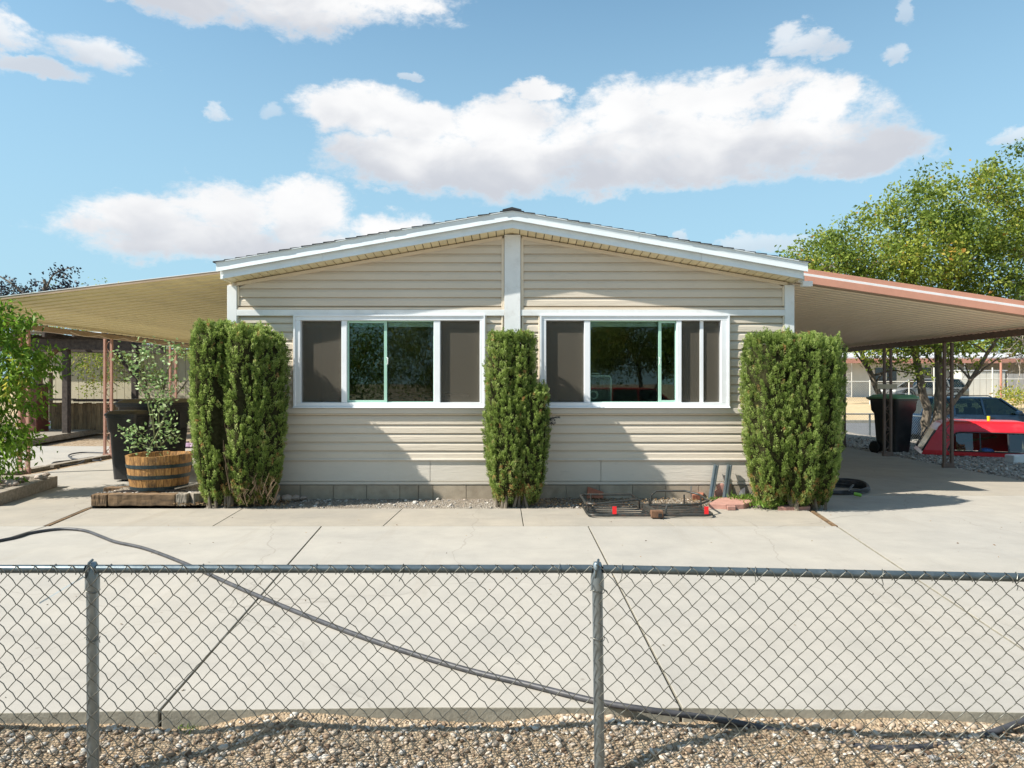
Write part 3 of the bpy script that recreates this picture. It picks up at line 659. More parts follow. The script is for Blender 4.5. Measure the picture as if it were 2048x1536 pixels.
# trims
def trim(x0, x1, z0, z1, pr=.03, name='trim', mat='white', bev=.004, y=HW): return MB().box(x0, x1, y-pr, y+.012, z0, z1).build(name, MT[mat], house, bevel=bev)
trim(XL, XL+.118, wz_(966), zs(XL)-.02, .034, 'corner_board'); trim(XR-.118, XR, wz_(966), zs(XR)-.02, .034, 'corner_board')
trim(wx_(1009), wx_(1041), wz_(918), zs(0)-.01, .045, 'centre_column')
for a, b, q in ((1003, 1008.6, 1), (1041.4, 1047, 1)): trim(wx_(a), wx_(b), wz_(630)+.02, zs(.12)-.03, .026, 'channel_trim', 'jtrim')
trim(XL+.118, XL+.142, wz_(612), zs(XL)-.03, .026, 'channel_trim', 'jtrim'); trim(XR-.142, XR-.118, wz_(612), zs(XR)-.03, .026, 'channel_trim', 'jtrim')
for a, b in ((XL+.118, wx_(1008.5)), (wx_(1041.5), XR-.118)):
    trim(a, b, wz_(632), wz_(620), .036, 'band_board'); trim(a, b, wz_(619.7), wz_(615.5), .027, 'channel_trim', 'jtrim')
    trim(a, b, wz_(827), wz_(816.5), .040, 'sill_board', 'skirt'); trim(a, b, wz_(829.5), wz_(827.3), .026, 'channel_trim', 'jtrim')
for a, b in ((XL+.118, XL+.136), (winL[0]-.022, winL[0]-.003), (winL[1]+.003, winL[1]+.022), (wx_(1003), wx_(1006.5)), (wx_(1043.5), wx_(1047)), (winR[0]-.022, winR[0]-.003), (winR[1]+.003, winR[1]+.022), (XR-.136, XR-.118)):
    trim(a, b, wz_(815), wz_(632.5), .027, 'channel_trim', 'jtrim')
# gable frieze channel
for sgn in (-1, 1):
    MB().bar((sgn*.12, HW-.012, zs(.12)-.022), (sgn*3.36, HW-.012, zs(3.36)-.022), .03, .04).build('channel_trim', MT['jtrim'], house)
# windows
def window(w, cols, slider, inner, tag_l):
    x0, x1, z0, z1 = w
    zo0, zo1 = wz_(805), wz_(641.5); m_ = MB()
    yf0, yf1 = HW-.045, HW+.06
    m_.box(x0, x1, yf0, yf1, z0, zo0); m_.box(x0, x1, yf0, yf1, zo1, z1); m_.box(x0, wx_(cols[0][0]), yf0, yf1, zo0, zo1); m_.box(wx_(cols[-1][1]), x1, yf0, yf1, zo0, zo1)
    for i in range(2): m_.box(wx_(cols[i][1]), wx_(cols[i+1][0]), yf0+.010, yf1, zo0, zo1)
    win = m_.build('window', MT['vinyl'], house, bevel=.005)
    # raised outer lip and inner stop
    l_ = MB()
    for a in ((x0-.004, x1+.004, z1-.018, z1), (x0-.004, x1+.004, z0, z0+.014)): l_.box(a[0], a[1], yf0-.012, yf0-.0005, a[2], a[3])
    for a in ((x0-.004, x0+.016), (x1-.016, x1+.004)): l_.box(a[0], a[1], yf0-.012, yf0-.0005, z0+.0145, z1-.0185)
    l_.build('outer_lip', MT['vinyl'], win)
    MB().prism([(yf0-.03, z0+.006), (yf0-.0005, z0+.016), (yf0-.0005, z0-.006), (yf0-.03, z0-.006)], 'x', x0-.01, x1+.01).build('sill', MT['vinyl'], win, bevel=.003)
    for i, (a, b) in enumerate(cols):
        xa, xb = wx_(a), wx_(b)
        gm = 'glass_green' if i == 1 else 'glass'
        MB().box(xa, xb, HW+.044, HW+.048, zo0, zo1).build('glass_pane', MT[gm], win)
        sf = MB(); q = .010; mat = 'sash_green' if i == 1 else 'vinyl'
        sf.box(xa, xb, HW+.02, HW+.043, zo0, zo0+q); sf.box(xa, xb, HW+.02, HW+.043, zo1-q, zo1); sf.box(xa, xa+q, HW+.02, HW+.043, zo0+q, zo1-q); sf.box(xb-q, xb, HW+.02, HW+.043, zo0+q, zo1-q)
        sf.build('sash', MT[mat], win)
        MB().box(xa+.01, xb-.01, HW+.075, HW+.115, wz_(652.5), zo1).build('shade_roll', MT['fanwhite'], win)
        if i != 1: MB().box(xa+.004, xb-.004, HW+.008, HW+.0095, zo0+.004, zo1-.004).build('insect_screen', MT['screen'], win)
    sx = wx_(slider[0]); sxb = wx_(slider[1]); s2 = MB()
    a, b = (wx_(cols[1][0]), sxb) if tag_l else (sx, wx_(cols[1][1]))
    s2.box(a, b, HW+.0, HW+.019, zo0, zo0+.028); s2.box(a, b, HW+.0, HW+.019, zo1-.028, zo1); s2.box(a, a+.02 if tag_l else a+.036, HW+.0, HW+.019, zo0+.028, zo1-.028); s2.box(b-.036 if tag_l else b-.012, b, HW+.0, HW+.019, zo0+.028, zo1-.028)
    s2.build('sliding_sash', MT['sash_green'], win, bevel=.002)
    MB().box(a+.02, b-.02, HW+.008, HW+.011, zo0+.02, zo1-.02).build('glass_pane', MT['glass_green'], win)
    lx = sx if not tag_l else sxb; zc = wz_(722)
    MB().tube([(lx-.0, HW-.012, zc-.045), (lx+.012, HW-.022, zc-.03), (lx+.014, HW-.022, zc+.03), (lx, HW-.012, zc+.045)], .006, 6).build('latch', MT['fanwhite'], win, smooth=True)
    if inner:
        ix = wx_(inner); MB().box(ix-.022, ix+.022, HW-.008, HW+.007, zo0, zo1).build('meeting_stile', MT['vinyl'], win, bevel=.002)
    return win
window(winL, ((603, 684), (695, 868), (881, 960)), (766, 774), None, True)
window(winR, ((1092, 1168), (1180, 1352), (1362, 1440)), (1317, 1325), 1403, False)
# gable rake fascia, two boards each side, soffit panels, shingles
def rake(sgn, y, zt, zbm, xe, name='fascia_board', mat='fascia', th=.02):
    z = lambda x, z0: z0 - SL*x
    cuts = [0, 1.5, xe] if name == 'fascia_board' and zt > 3.4 else [0, 2.25, xe]
    for a, b in zip(cuts[:-1], cuts[1:]):
        a2 = a + (.002 if a else 0)
        # subtle waviness of bent metal
        n = max(2, int((b-a)/.22)); top = []; bot = []
        for i in range(n+1):
            x = a2 + (b-a2)*i/n; top.append((sgn*x, z(x, zt))); bot.append((sgn*x, z(x, zbm)))
        fr = []; k = len(top)
        vs = [(p[0], y + random.uniform(-.002, .002), p[1]) for p in top] + [(p[0], y + .004 + random.uniform(-.002, .002), (p[1]+q[1])/2) for p, q in zip(top, bot)] + [(p[0], y-.002, p[1]) for p in bot]
        vs += [(p[0], y+th, p[1]) for p in top] + [(p[0], y+th, p[1]) for p in bot]
        fs = []
        for i in range(k-1):
            fs += [(i, i+1, k+i+1, k+i), (k+i, k+i+1, 2*k+i+1, 2*k+i), (3*k+i, 3*k+i+1, i+1, i), (2*k+i, 2*k+i+1, 4*k+i+1, 4*k+i), (3*k+i+1, 3*k+i, 4*k+i, 4*k+i+1)]
        fs += [(0, k, 2*k, 4*k, 3*k), (k-1, 2*k-1, 3*k-1, 5*k-1, 4*k-1)]
        MB().add(vs, fs).build(name, MT[mat], house)
for sgn in (-1, 1):
    rake(sgn, 8.275, 3.452, 3.352, 3.50); rake(sgn, 8.315, 3.356, 3.265, 3.455)
    MB().bar((0, 8.277, 3.458), (sgn*3.5, 8.277, 3.458-SL*3.5), .03, .008).build('drip_edge', MT['fascia'], house)
    w = .098; k = 0; x = .0
    while x < 3.45:
        xb = min(x+w-.009, 3.45)
        vs = [(sgn*a, yy, 3.272-(yy-8.335)*.10 - SL*a + dz) for dz in (0, .012) for yy in (8.335, HW+.02) for a in (x, xb)]
        MB().add(vs, [(0,1,3,2), (4,6,7,5), (0,4,5,1), (2,3,7,6), (0,2,6,4), (1,5,7,3)]).build('soffit_panel', MT['soffit'], house)
        x += w
    vs = [(sgn*a, yy, 3.292 - SL*a + dz) for dz in (0, .1) for yy in (8.34, 22.2) for a in (0, 3.45)]
    MB().add(vs, [(0,1,3,2), (4,6,7,5), (0,4,5,1), (2,3,7,6), (0,2,6,4), (1,5,7,3)]).build('roof_deck', MT['darkwood'], house)
    # eave fascia along the side
    MB().box(sgn*3.455 if sgn > 0 else -3.475, 3.475 if sgn > 0 else -3.455, 8.34, 22, 3.265-SL*3.455-.0, 3.44-SL*3.455).build('eave_board', MT['fascia'], house)
    n = 27; step = 3.52/n
    for k in range(n):
        a = k*step; b = (k+1)*step + .012; zt = lambda xx: 3.462 - SL*xx
        jy = random.uniform(-.006, .004)
        vs = []
        for yy in (8.262+jy, 22.2): vs += [(sgn*a, yy, zt(a)+.003), (sgn*b, yy, zt(b)+.015), (sgn*b, yy, zt(b)+.000), (sgn*a, yy, zt(a)-.004)]
        MB().add(vs, [(0,1,2,3), (7,6,5,4), (0,4,5,1), (1,5,6,2), (2,6,7,3), (3,7,4,0)]).build('shingle_course', MT['shingle'], house)
MB().prism([(-.115, 3.447), (-.11, 3.47), (0, 3.497), (.11, 3.47), (.115, 3.447), (0, 3.467)], 'y', 8.25, 22.2).build('ridge_cap', MT['shingle'], house)
# flood lamp at the right corner
fl = MB().box(3.50, 3.62, 8.42, 8.50, 2.585, 2.65).build('flood_light', MT['white'], house, bevel=.006)
MB().box(3.46, 3.54, 8.47, 8.53, 2.64, 2.72).build('bracket', MT['jtrim'], fl)

# things seen through the glass
sofa = thing('sofa', (-1.75, 9.6, .47), 'dark green grey sofa seen through the left window', 'sofa')
MB().box(-2.6, -.6, 9.9, 10.1, .47, 1.28).build('backrest', MT['sofa'], sofa, bevel=.05)
MB().box(-2.6, -.6, 9.2, 9.9, .47, .92).build('seat', MT['sofa'], sofa, bevel=.05)
MB().box(-2.8, -2.6, 9.2, 10.1, .47, 1.12).build('armrest', MT['sofa'], sofa, bevel=.05)
for k in range(3): MB().box(-2.55+k*.66, -1.93+k*.66, 9.25, 9.9, .92, 1.22+.03*k).build('cushion', MT['sofa'], sofa, bevel=.07)
fx0, fx1, fz0, fz1 = wx_(1163, 8.85), wx_(1222, 8.85), 1.17-.0, wz_(752, 8.85)
bf = thing('box_fan', ((fx0+fx1)/2, 8.85, fz0), 'white box fan with round hub behind the right window glass', 'fan')
def rrect(x0, x1, z0, z1, r, y, n=4):
    pts = []
    for cx, cz, a0 in ((x1-r, z1-r, 0), (x0+r, z1-r, 90), (x0+r, z0+r, 180), (x1-r, z0+r, 270)):
        for k in range(n+1): a = math.radians(a0+90*k/n); pts.append((cx+r*math.cos(a), y, cz+r*math.sin(a)))
    return pts
MB().tube(rrect(fx0, fx1, fz0-.1, fz1, .04, 8.85), .012, 6, closed=True).build('frame', MT['fanwhite'], bf, smooth=True)
g_ = MB()
for k in range(1, 22): xx = fx0 + (fx1-fx0)*k/22; g_.tube([(xx, 8.83, fz0-.09), (xx, 8.83, fz1-.01)], .0022, 4)
tag(g_.build('grille', MT['fanwhite'], bf), kind='stuff')
MB().lathe([(.0, 0), (.055, .0), (.065, .02), (.065, .04), (0, .04)], ((fx0+fx1)/2-.04, 8.8, wz_(790, 8.83)), 20, 'y').build('hub', MT['fanwhite'], bf, smooth=True)
MB().lathe([(.02, -.003), (.038, -.003), (.038, .001), (.02, .001)], ((fx0+fx1)/2-.04, 8.8, wz_(790, 8.83)), 16, 'y').build('hub_ring', MT['fandark'], bf, smooth=True)
MB().tube([((fx0+fx1)/2-.07, 8.85, fz1), ((fx0+fx1)/2-.06, 8.85, fz1+.03), ((fx0+fx1)/2+.03, 8.85, fz1+.03), ((fx0+fx1)/2+.04, 8.85, fz1)], .008, 6).build('handle', MT['fanwhite'], bf, smooth=True)
tb = thing('table', ((fx0+fx1)/2, 9.0, .47), 'low dark table carrying the box fan inside the right window', 'table')
MB().box(fx0-.2, fx1+.3, 8.72, 9.3, 1.0, 1.05).build('table_top', MT['sofa'], tb)
for a in (fx0-.16, fx1+.26):
    for b in (8.75, 9.26): MB().box(a-.02, a+.02, b-.02, b+.02, .47, 1.0).build('leg', MT['sofa'], tb)

# ---------------------------------------------------------------- carports
def lattice_post(par, x, y, z0, z1, mat, matd, w=.17, seed=0, along='y'):
    """two square tubes with scroll ironwork between them"""
    tb_ = MB().box(x-w/2, x-w/2+.042, y-.022, y+.022, z0, z1)
    tb_.box(x+w/2-.042, x+w/2, y-.022, y+.022, z0, z1)
    p = tb_.build('lattice_post', MT[mat], par, bevel=.004)
    MB().box(x-w/2-.008, x+w/2+.008, y-.03, y+.03, z0, z0+.09).build('foot_plate', MT[mat], p, bevel=.003)
    sc = MB(); n = 5; h = (z1-z0-.1)/n; iw = w/2-.042
    for k in range(n):
        zc = z0+.1+h*(k+.5); sg = 1 if k % 2 else -1
        pts = []
        for i in range(25):
            t = i/24; a = (t-.5)*2
            # S scroll
            ang = a*math.pi*1.35
            pts.append((x + sg*iw*.85*math.sin(ang*.95), y, zc + h*.46*a*(.9+.1*math.cos(ang*2))))
        sc.tube(pts, .007, 5)
        sc.tube([(x+.028*math.cos(q*math.pi/5)*1.0, y, zc-h*.42+.034*math.sin(q*math.pi/5)) for q in range(10)], .006, 5, closed=True)
    sc.build('scroll', MT[mat], p, smooth=True)
    return p
def carport(name, label, sgn, xin, zin, xout, zout, y0, y1, pitch, panmat, prof_h, beammat, postmat, posts, zbeam, topmat=None):
    cp = thing(name, (xout, (y0+y1)/2, 0), label, 'carport')
    slope = (zout-zin)/(xout-xin); n = int((y1-y0)/pitch)
    # one pan profile (y,z) swept along the slope, shared mesh
    h = prof_h; p = pitch
    prof = [(0, 0), (p*.12, 0), (p*.20, h), (p*.34, h), (p*.42, 0), (p*.97, 0), (p, h*.35), (p+.002, 0)]
    top = [(a, b+.006) for a, b in prof]; poly = prof + top[::-1]
    xo = xout + sgn*.12; zo = zin + slope*(xo-xin)
    vs = [(xin, a, zin+b) for a, b in poly] + [(xo, a, zo+b) for a, b in poly]; m_ = len(poly); np_ = len(prof)
    fs = [(i, (i+1) % m_, m_+(i+1) % m_, m_+i) for i in range(m_)]
    for i in range(np_-1): fs.append((i, i+1, m_-2-i, m_-1-i)); fs.append((m_+i+1, m_+i, m_+m_-1-i, m_+m_-2-i))
    first = None
    me_builder = MB().add([(v[0]-xin, v[1], v[2]) for v in vs], fs)
    for k in range(n):
        if first is None:
            first = me_builder.build('roof_pan', MT[panmat], cp, local=True); first.location = Vector((xin, y0, 0)) - ORG[cp.name]
        else: dup(first, (0, k*p, 0), cp)
    bm_ = MB().box(xout-.03, xout+.03, y0+.03, y0+n*p, zbeam-.055, zbeam+.035); bm_.build('beam', MT[beammat], cp, bevel=.004)
    for yy in posts: lattice_post(cp, xout, yy, gz(xout, yy)+.05, zbeam-.056, postmat, None)
    return cp, slope, n
RY = 9.2
cpR, slR, nR = carport('carport', 'right carport with salmon pink front fascia and beige ribbed ceiling', 1, 3.47, 2.80, 7.35, 2.225, RY, 21.0, .172, 'taupe_pan', .022, 'brown', 'brown', (11.8, 13.7, 15.6, 17.5), 2.165)
def sl_bar(par, name, mat, x0, x1, z0, z1, y, w, h):
    return MB().bar((x0, y, z0), (x1, y, z1), w, h).build(name, MT[mat], par, bevel=.003)
zf = lambda x: 2.80 + slR*(x-3.47)
x0, x1 = 3.50, 7.52
sl_bar(cpR, 'upper_fascia', 'pink', x0, x1, zf(x0)+.150, zf(x1)+.150, RY+.02, .06, .062)
sl_bar(cpR, 'white_stripe', 'white', x0, x1, zf(x0)+.102, zf(x1)+.102, RY+.005, .05, .032)
sl_bar(cpR, 'lower_fascia', 'pink', x0, x1, zf(x0)+.038, zf(x1)+.038, RY-.01, .04, .094)
sl_bar(cpR, 'fascia_return', 'tanbeam', x0, x1, zf(x0)-.014, zf(x1)-.014, RY+.03, .10, .008)
et = None
for k, yy in enumerate(np.arange(RY+.1, 20.7, .172)):
    if et is None: et = MB().prism([(yy+.074*math.cos(a), 2.262-.062*math.sin(a)) for a in np.linspace(-.5, math.pi+.5, 9)], 'x', 7.425, 7.46).build('edge_scallop', MT['brown'], cpR)
    else: dup(et, (0, k*.172, 0), cpR)
MB().box(7.49, 7.52, RY, 20.9, 2.20, 2.215).build('gutter_lip', MT['brown'], cpR)
cpL, slL, nL = carport('carport', 'left carport with cream ribbed ceiling, thin white front edge and salmon lattice posts', -1, -3.47, 2.905, -7.7, 2.405, RY, 20.5, .25, 'cream_pan', .035, 'tanbeam', 'post_pink', (11.05, 13.35, 15.9, 18.4), 2.325)
zl = lambda x: 2.905 + slL*(x+3.47)
MB().bar((-3.5, RY-.008, zl(-3.5)+.012), (-7.82, RY-.008, zl(-7.82)+.012), .016, .036).build('front_edge', MT['tanbeam'], cpL)
MB().bar((-3.5, RY-.006, zl(-3.5)+.034), (-7.82, RY-.006, zl(-7.82)+.034), .03, .008).build('white_edge', MT['white'], cpL)
# sagging cable along the left beam
cab = []
for k in range(61):
    t = k/60; yy = 12.1 + t*4.6; cab.append((-7.63, yy, 2.31 - .05*abs(math.sin(t*math.pi*5.5))*(1-.3*t)))
tag(MB().tube(cab, .008, 5).build('cable', MT['jtrim'], smooth=True), 'tan cable drooping in loops along the left carport beam', 'cable')

# ---------------------------------------------------------------- chain link fences
def chain_fabric(path, z0f, zt, pitch=.0715, r=.0016, sides=4, bow=True, name='chain_link', parent=None, mat='wire', knuckle=True):
    """zigzag wires along a path in plan: path(s)->(x,y); every wire interlocks its neighbours"""
    L = path['len']; at = path['at']; n = int(L/(pitch/2)); V = []; Fq = []; vb = 0; hp_ = pitch/2
    rows = int((zt-z0f)/(pitch/2)); dz = (zt-z0f)/rows; jit = RNG.normal(size=(n+3, rows+2, 2))*.0013
    for i in range(n):
        pts = []
        for k in range(rows+1):
            side = (k + i) % 2; s_ = (i + side)*hp_; z = zt - k*dz
            x, y, nx, ny = at(s_)
            off = .0018 if side else -.0018
            if bow and k > 0:
                s0 = (i + (1-side))*hp_; sm = (s0+s_)/2; xm, ym, _, _ = at(sm)
                lift = .0035 if side else .0008
                pts.append((xm + (.0028 if side else 0), ym, z+dz/2+lift))
            j_ = jit[i+side, k]; pts.append((x+nx*off+j_[0], y+ny*off, z+j_[1]))
        if knuckle:
            sg = -1 if i % 2 else 1; x, y, nx, ny = at((i + i % 2)*hp_)
            pts[0:0] = [(x-.011*sg, y-.006, zt+.006), (x-.004*sg, y-.004, zt+.004)] if sg > 0 else [(x+.018, y-.007, zt-.030), (x+.020, y-.009, zt-.020), (x+.012, y-.008, zt-.008)]
        m_ = MB().tube(pts, r, sides, caps=False); V += m_.v; Fq += [tuple(q+vb for q in f) for f in m_.f]; vb += len(m_.v)
    o = npmesh(name, np.array(V), np.array(Fq), MT[mat], parent, smooth=True); tag(o, kind='stuff'); return o
def straight(a, b):
    a = Vector((a[0], a[1])); b = Vector((b[0], b[1])); L = (b-a).length; t = (b-a)/L
    def at(s): p = a + t*s; return p.x, p.y, t.y, -t.x
    return {'len': L, 'at': at, 't': (t.x, t.y)}
ZR = H - (1138-768)/F*2.72      # height of the rail
fence = thing('chain_link_fence', (0, 2.7, -.16), 'low galvanised chain link fence crossing the foreground in front of the slab', 'fence')
pA = (-3.4, 2.712); pB = ((183-1024)/F*2.72, 2.722); pC = ((1195-1024)/F*2.72, 2.722); pD = (3.2, 2.50)
railz = lambda p: ZR
zt_ = ZR + .018
for a, b in ((pA, pB), (pB, pC), (pC, pD)):
    d = (Vector(b)-Vector(a)).normalized()*.022
    MB().tube([(a[0]+d.x, a[1]+d.y, ZR), (b[0]-d.x, b[1]-d.y, ZR)], .0160, 14).build('top_rail', MT['rail_dark'], fence, smooth=True)
for i, p in enumerate((pB, pC)):
    lean = .012 if i else .003
    po = MB().tube([(p[0]+lean, p[1]+.006, -.4), (p[0], p[1]+.004, ZR-.03)], .0205 if i else .0218, 18).build('post', MT['galv'], fence, smooth=True)
    MB().lathe([(.0262, -.075), (.0262, -.03), (.0245, -.02), (.022, .012), (.014, .030), (0, .033)], (p[0], p[1]+.004, ZR-.005), 16).build('post_cap', MT['galv'], po, smooth=True)
    MB().tube([(p[0]-.012, p[1]-.016, ZR-.03), (p[0]-.006, p[1]-.026, ZR), (p[0], p[1]-.018, ZR+.028), (p[0]+.004, p[1], ZR+.036)], .005, 6).build('cap_loop', MT['rail_dark'], po, smooth=True)
    for zz in (ZR-.085, ZR-.27): MB().tube([(p[0]+.027*math.cos(q), p[1]+.004+.027*math.sin(q), zz+.006*math.sin(q*2)) for q in np.linspace(math.pi*.95, math.pi*2.1, 12)] + [(p[0]+.035, p[1]-.012, zz+.002), (p[0]+.041, p[1]-.016, zz-.012)], .0016, 5).build('tie_wire', MT['wire'], po, smooth=True)
pth = [straight((pA[0], pA[1]-.024), (pC[0], pC[1]-.026)), straight((pC[0]+.0, pC[1]-.026), (pD[0], pD[1]-.024))]
for q in pth: chain_fabric(q, -.20, zt_, .0712, .0021, 5, parent=fence)
for k, px in enumerate((110, 221, 405, 632, 805, 1118, 1243, 1510, 1765, 2035)):
    d = 2.72 if px < 1200 else 2.72 - (px-1195)/F*2.72*.08
    xx = (px-1024)/F*d; yy = d if px < 1200 else pC[1] + (pD[1]-pC[1])*(xx-pC[0])/(pD[0]-pC[0])
    ty = MB().tube([(xx-.006, yy-.020, ZR-.002), (xx, yy-.016, ZR+.014), (xx+.004, yy, ZR+.020), (xx+.006, yy+.018, ZR), (xx+.002, yy-.004, ZR-.022), (xx-.004, yy-.022, ZR-.03), (xx-.010, yy-.024, ZR-.042)], .0015, 5); ty.build('tie_wire', MT['wire'], fence, smooth=True)
# pale strap tied to the left post
tag(MB().bar((pB[0]-.01, pB[1]-.03, ZR-.02), (pB[0]-.185, pB[1]-.028, ZR-.125), .006, .0008, (0, -1, 0)).build('strap', MT['pale']), 'thin pale plastic strip tied to the left fence post', 'strip')

# back fence on the right
bfz = .50
f2 = thing('chain_link_fence', (11.3, 21.2, -.42), 'far low chain link fence around the gravel yard by the street', 'fence')
for a, b in (((7.0, 21.2), (11.3, 21.2)), ((11.3, 21.2), (12.4, 14)), ((12.4, 14), (12.9, 10.7))):
    MB().tube([(a[0], a[1], bfz), (b[0], b[1], bfz)], .02, 8).build('top_rail', MT['galv'], f2, smooth=True)
    chain_fabric(straight(a, b), -.40, bfz+.03, .08, .0026, 3, False, parent=f2, mat='galv', knuckle=False)
for p in ((8.6, 21.2), (10.85, 21.2), (11.3, 21.2), (11.7, 18.6), (12.05, 16.3), (12.4, 14), (12.9, 10.7)):
    MB().tube([(p[0], p[1]+.03, -.5), (p[0], p[1]+.03, bfz+.02)], .028, 10).build('post', MT['galv'], f2, smooth=True)

# ---------------------------------------------------------------- hoses
def smooth_path(pts, sub=6):
    pts = [Vector(p) for p in pts]; out = []
    for i in range(len(pts)-1):
        p0 = pts[max(i-1, 0)]; p1 = pts[i]; p2 = pts[i+1]; p3 = pts[min(i+2, len(pts)-1)]
        for k in range(sub):
            t = k/sub; out.append(.5*((2*p1) + (-p0+p2)*t + (2*p0-5*p1+4*p2-p3)*t*t + (-p0+3*p1-3*p2+p3)*t**3))
    out.append(pts[-1]); return out
hz = .014
hp = [(-700, 1190, hz), (-300, 1130, hz), (0, 1081, hz), (60, 1066, hz), (120, 1058, hz), (168, 1061, hz), (205, 1074, hz), (232, 1084, hz), (290, 1097, hz), (370, 1127, hz), (500, 1185, hz), (700, 1265, hz), (900, 1330, hz), (1060, 1370, hz), (1190, 1402, hz),
      (1290, 1419, .012), (1380, 1431, -.005), (1460, 1443, -.03), (1600, 1472, -.07), (1700, 1491, -.085), (1790, 1497, -.085), (1900, 1488, -.08), (1980, 1466, -.05), (2050, 1441, -.02), (2150, 1405, .012), (2400, 1350, .014)]
tag(MB().tube(smooth_path([G(a, b, c) for a, b, c in hp]), .0135, 10).build('irrigation_pipe', MT['hose'], smooth=True), 'long black irrigation pipe snaking across the pale slab and over the front gravel', 'pipe')
# coil by the right shrub
coil = thing('garden_hose', G(1690, 985), 'coiled black garden hose with lime green connector on the slab by the right juniper', 'hose')
pts = []; c0 = G(1672, 984)
for k in range(150):
    a = k/150*2*math.pi*5.3; rr = .46 + .035*math.sin(k*.21) + .02*math.sin(k*.7)
    pts.append((c0.x + rr*1.0*math.cos(a), c0.y + .08 + rr*.74*math.sin(a) + .01*math.sin(k), .016 + .022*(k//28)*(.6+.4*math.sin(a*1.0+1))))
MB().tube(pts, .0125, 8).build('hose', MT['hose'], coil, smooth=True)
e = G(1712, 991, .03)
MB().tube([(c0.x+.2, c0.y-.05, .10), (e.x-.08, e.y+.05, .075), (e.x-.02, e.y+.01, .05)], .0125, 8).build('hose_end', MT['hose'], coil, smooth=True)
MB().tube([(e.x-.02, e.y+.01, .05), (e.x+.03, e.y-.015, .04), (e.x+.055, e.y-.028, .035)], [.021, .024, .018], 10).build('connector', MT['greenbrass'], coil, smooth=True)
# small hose on left carport floor
hp = [G(215, 906, .02), G(165, 905, .02), G(138, 910, .02), G(150, 918, .02), G(200, 921, .02), G(190, 914, .02), G(150, 920, .02), G(108, 925, .02), G(112, 931, .03), G(150, 929, .02), G(168, 922, .04)]
tag(MB().tube(smooth_path(hp), .014, 8).build('garden_hose', MT['hose'], smooth=True), 'tangled dark hose lying by the left carport post', 'hose')

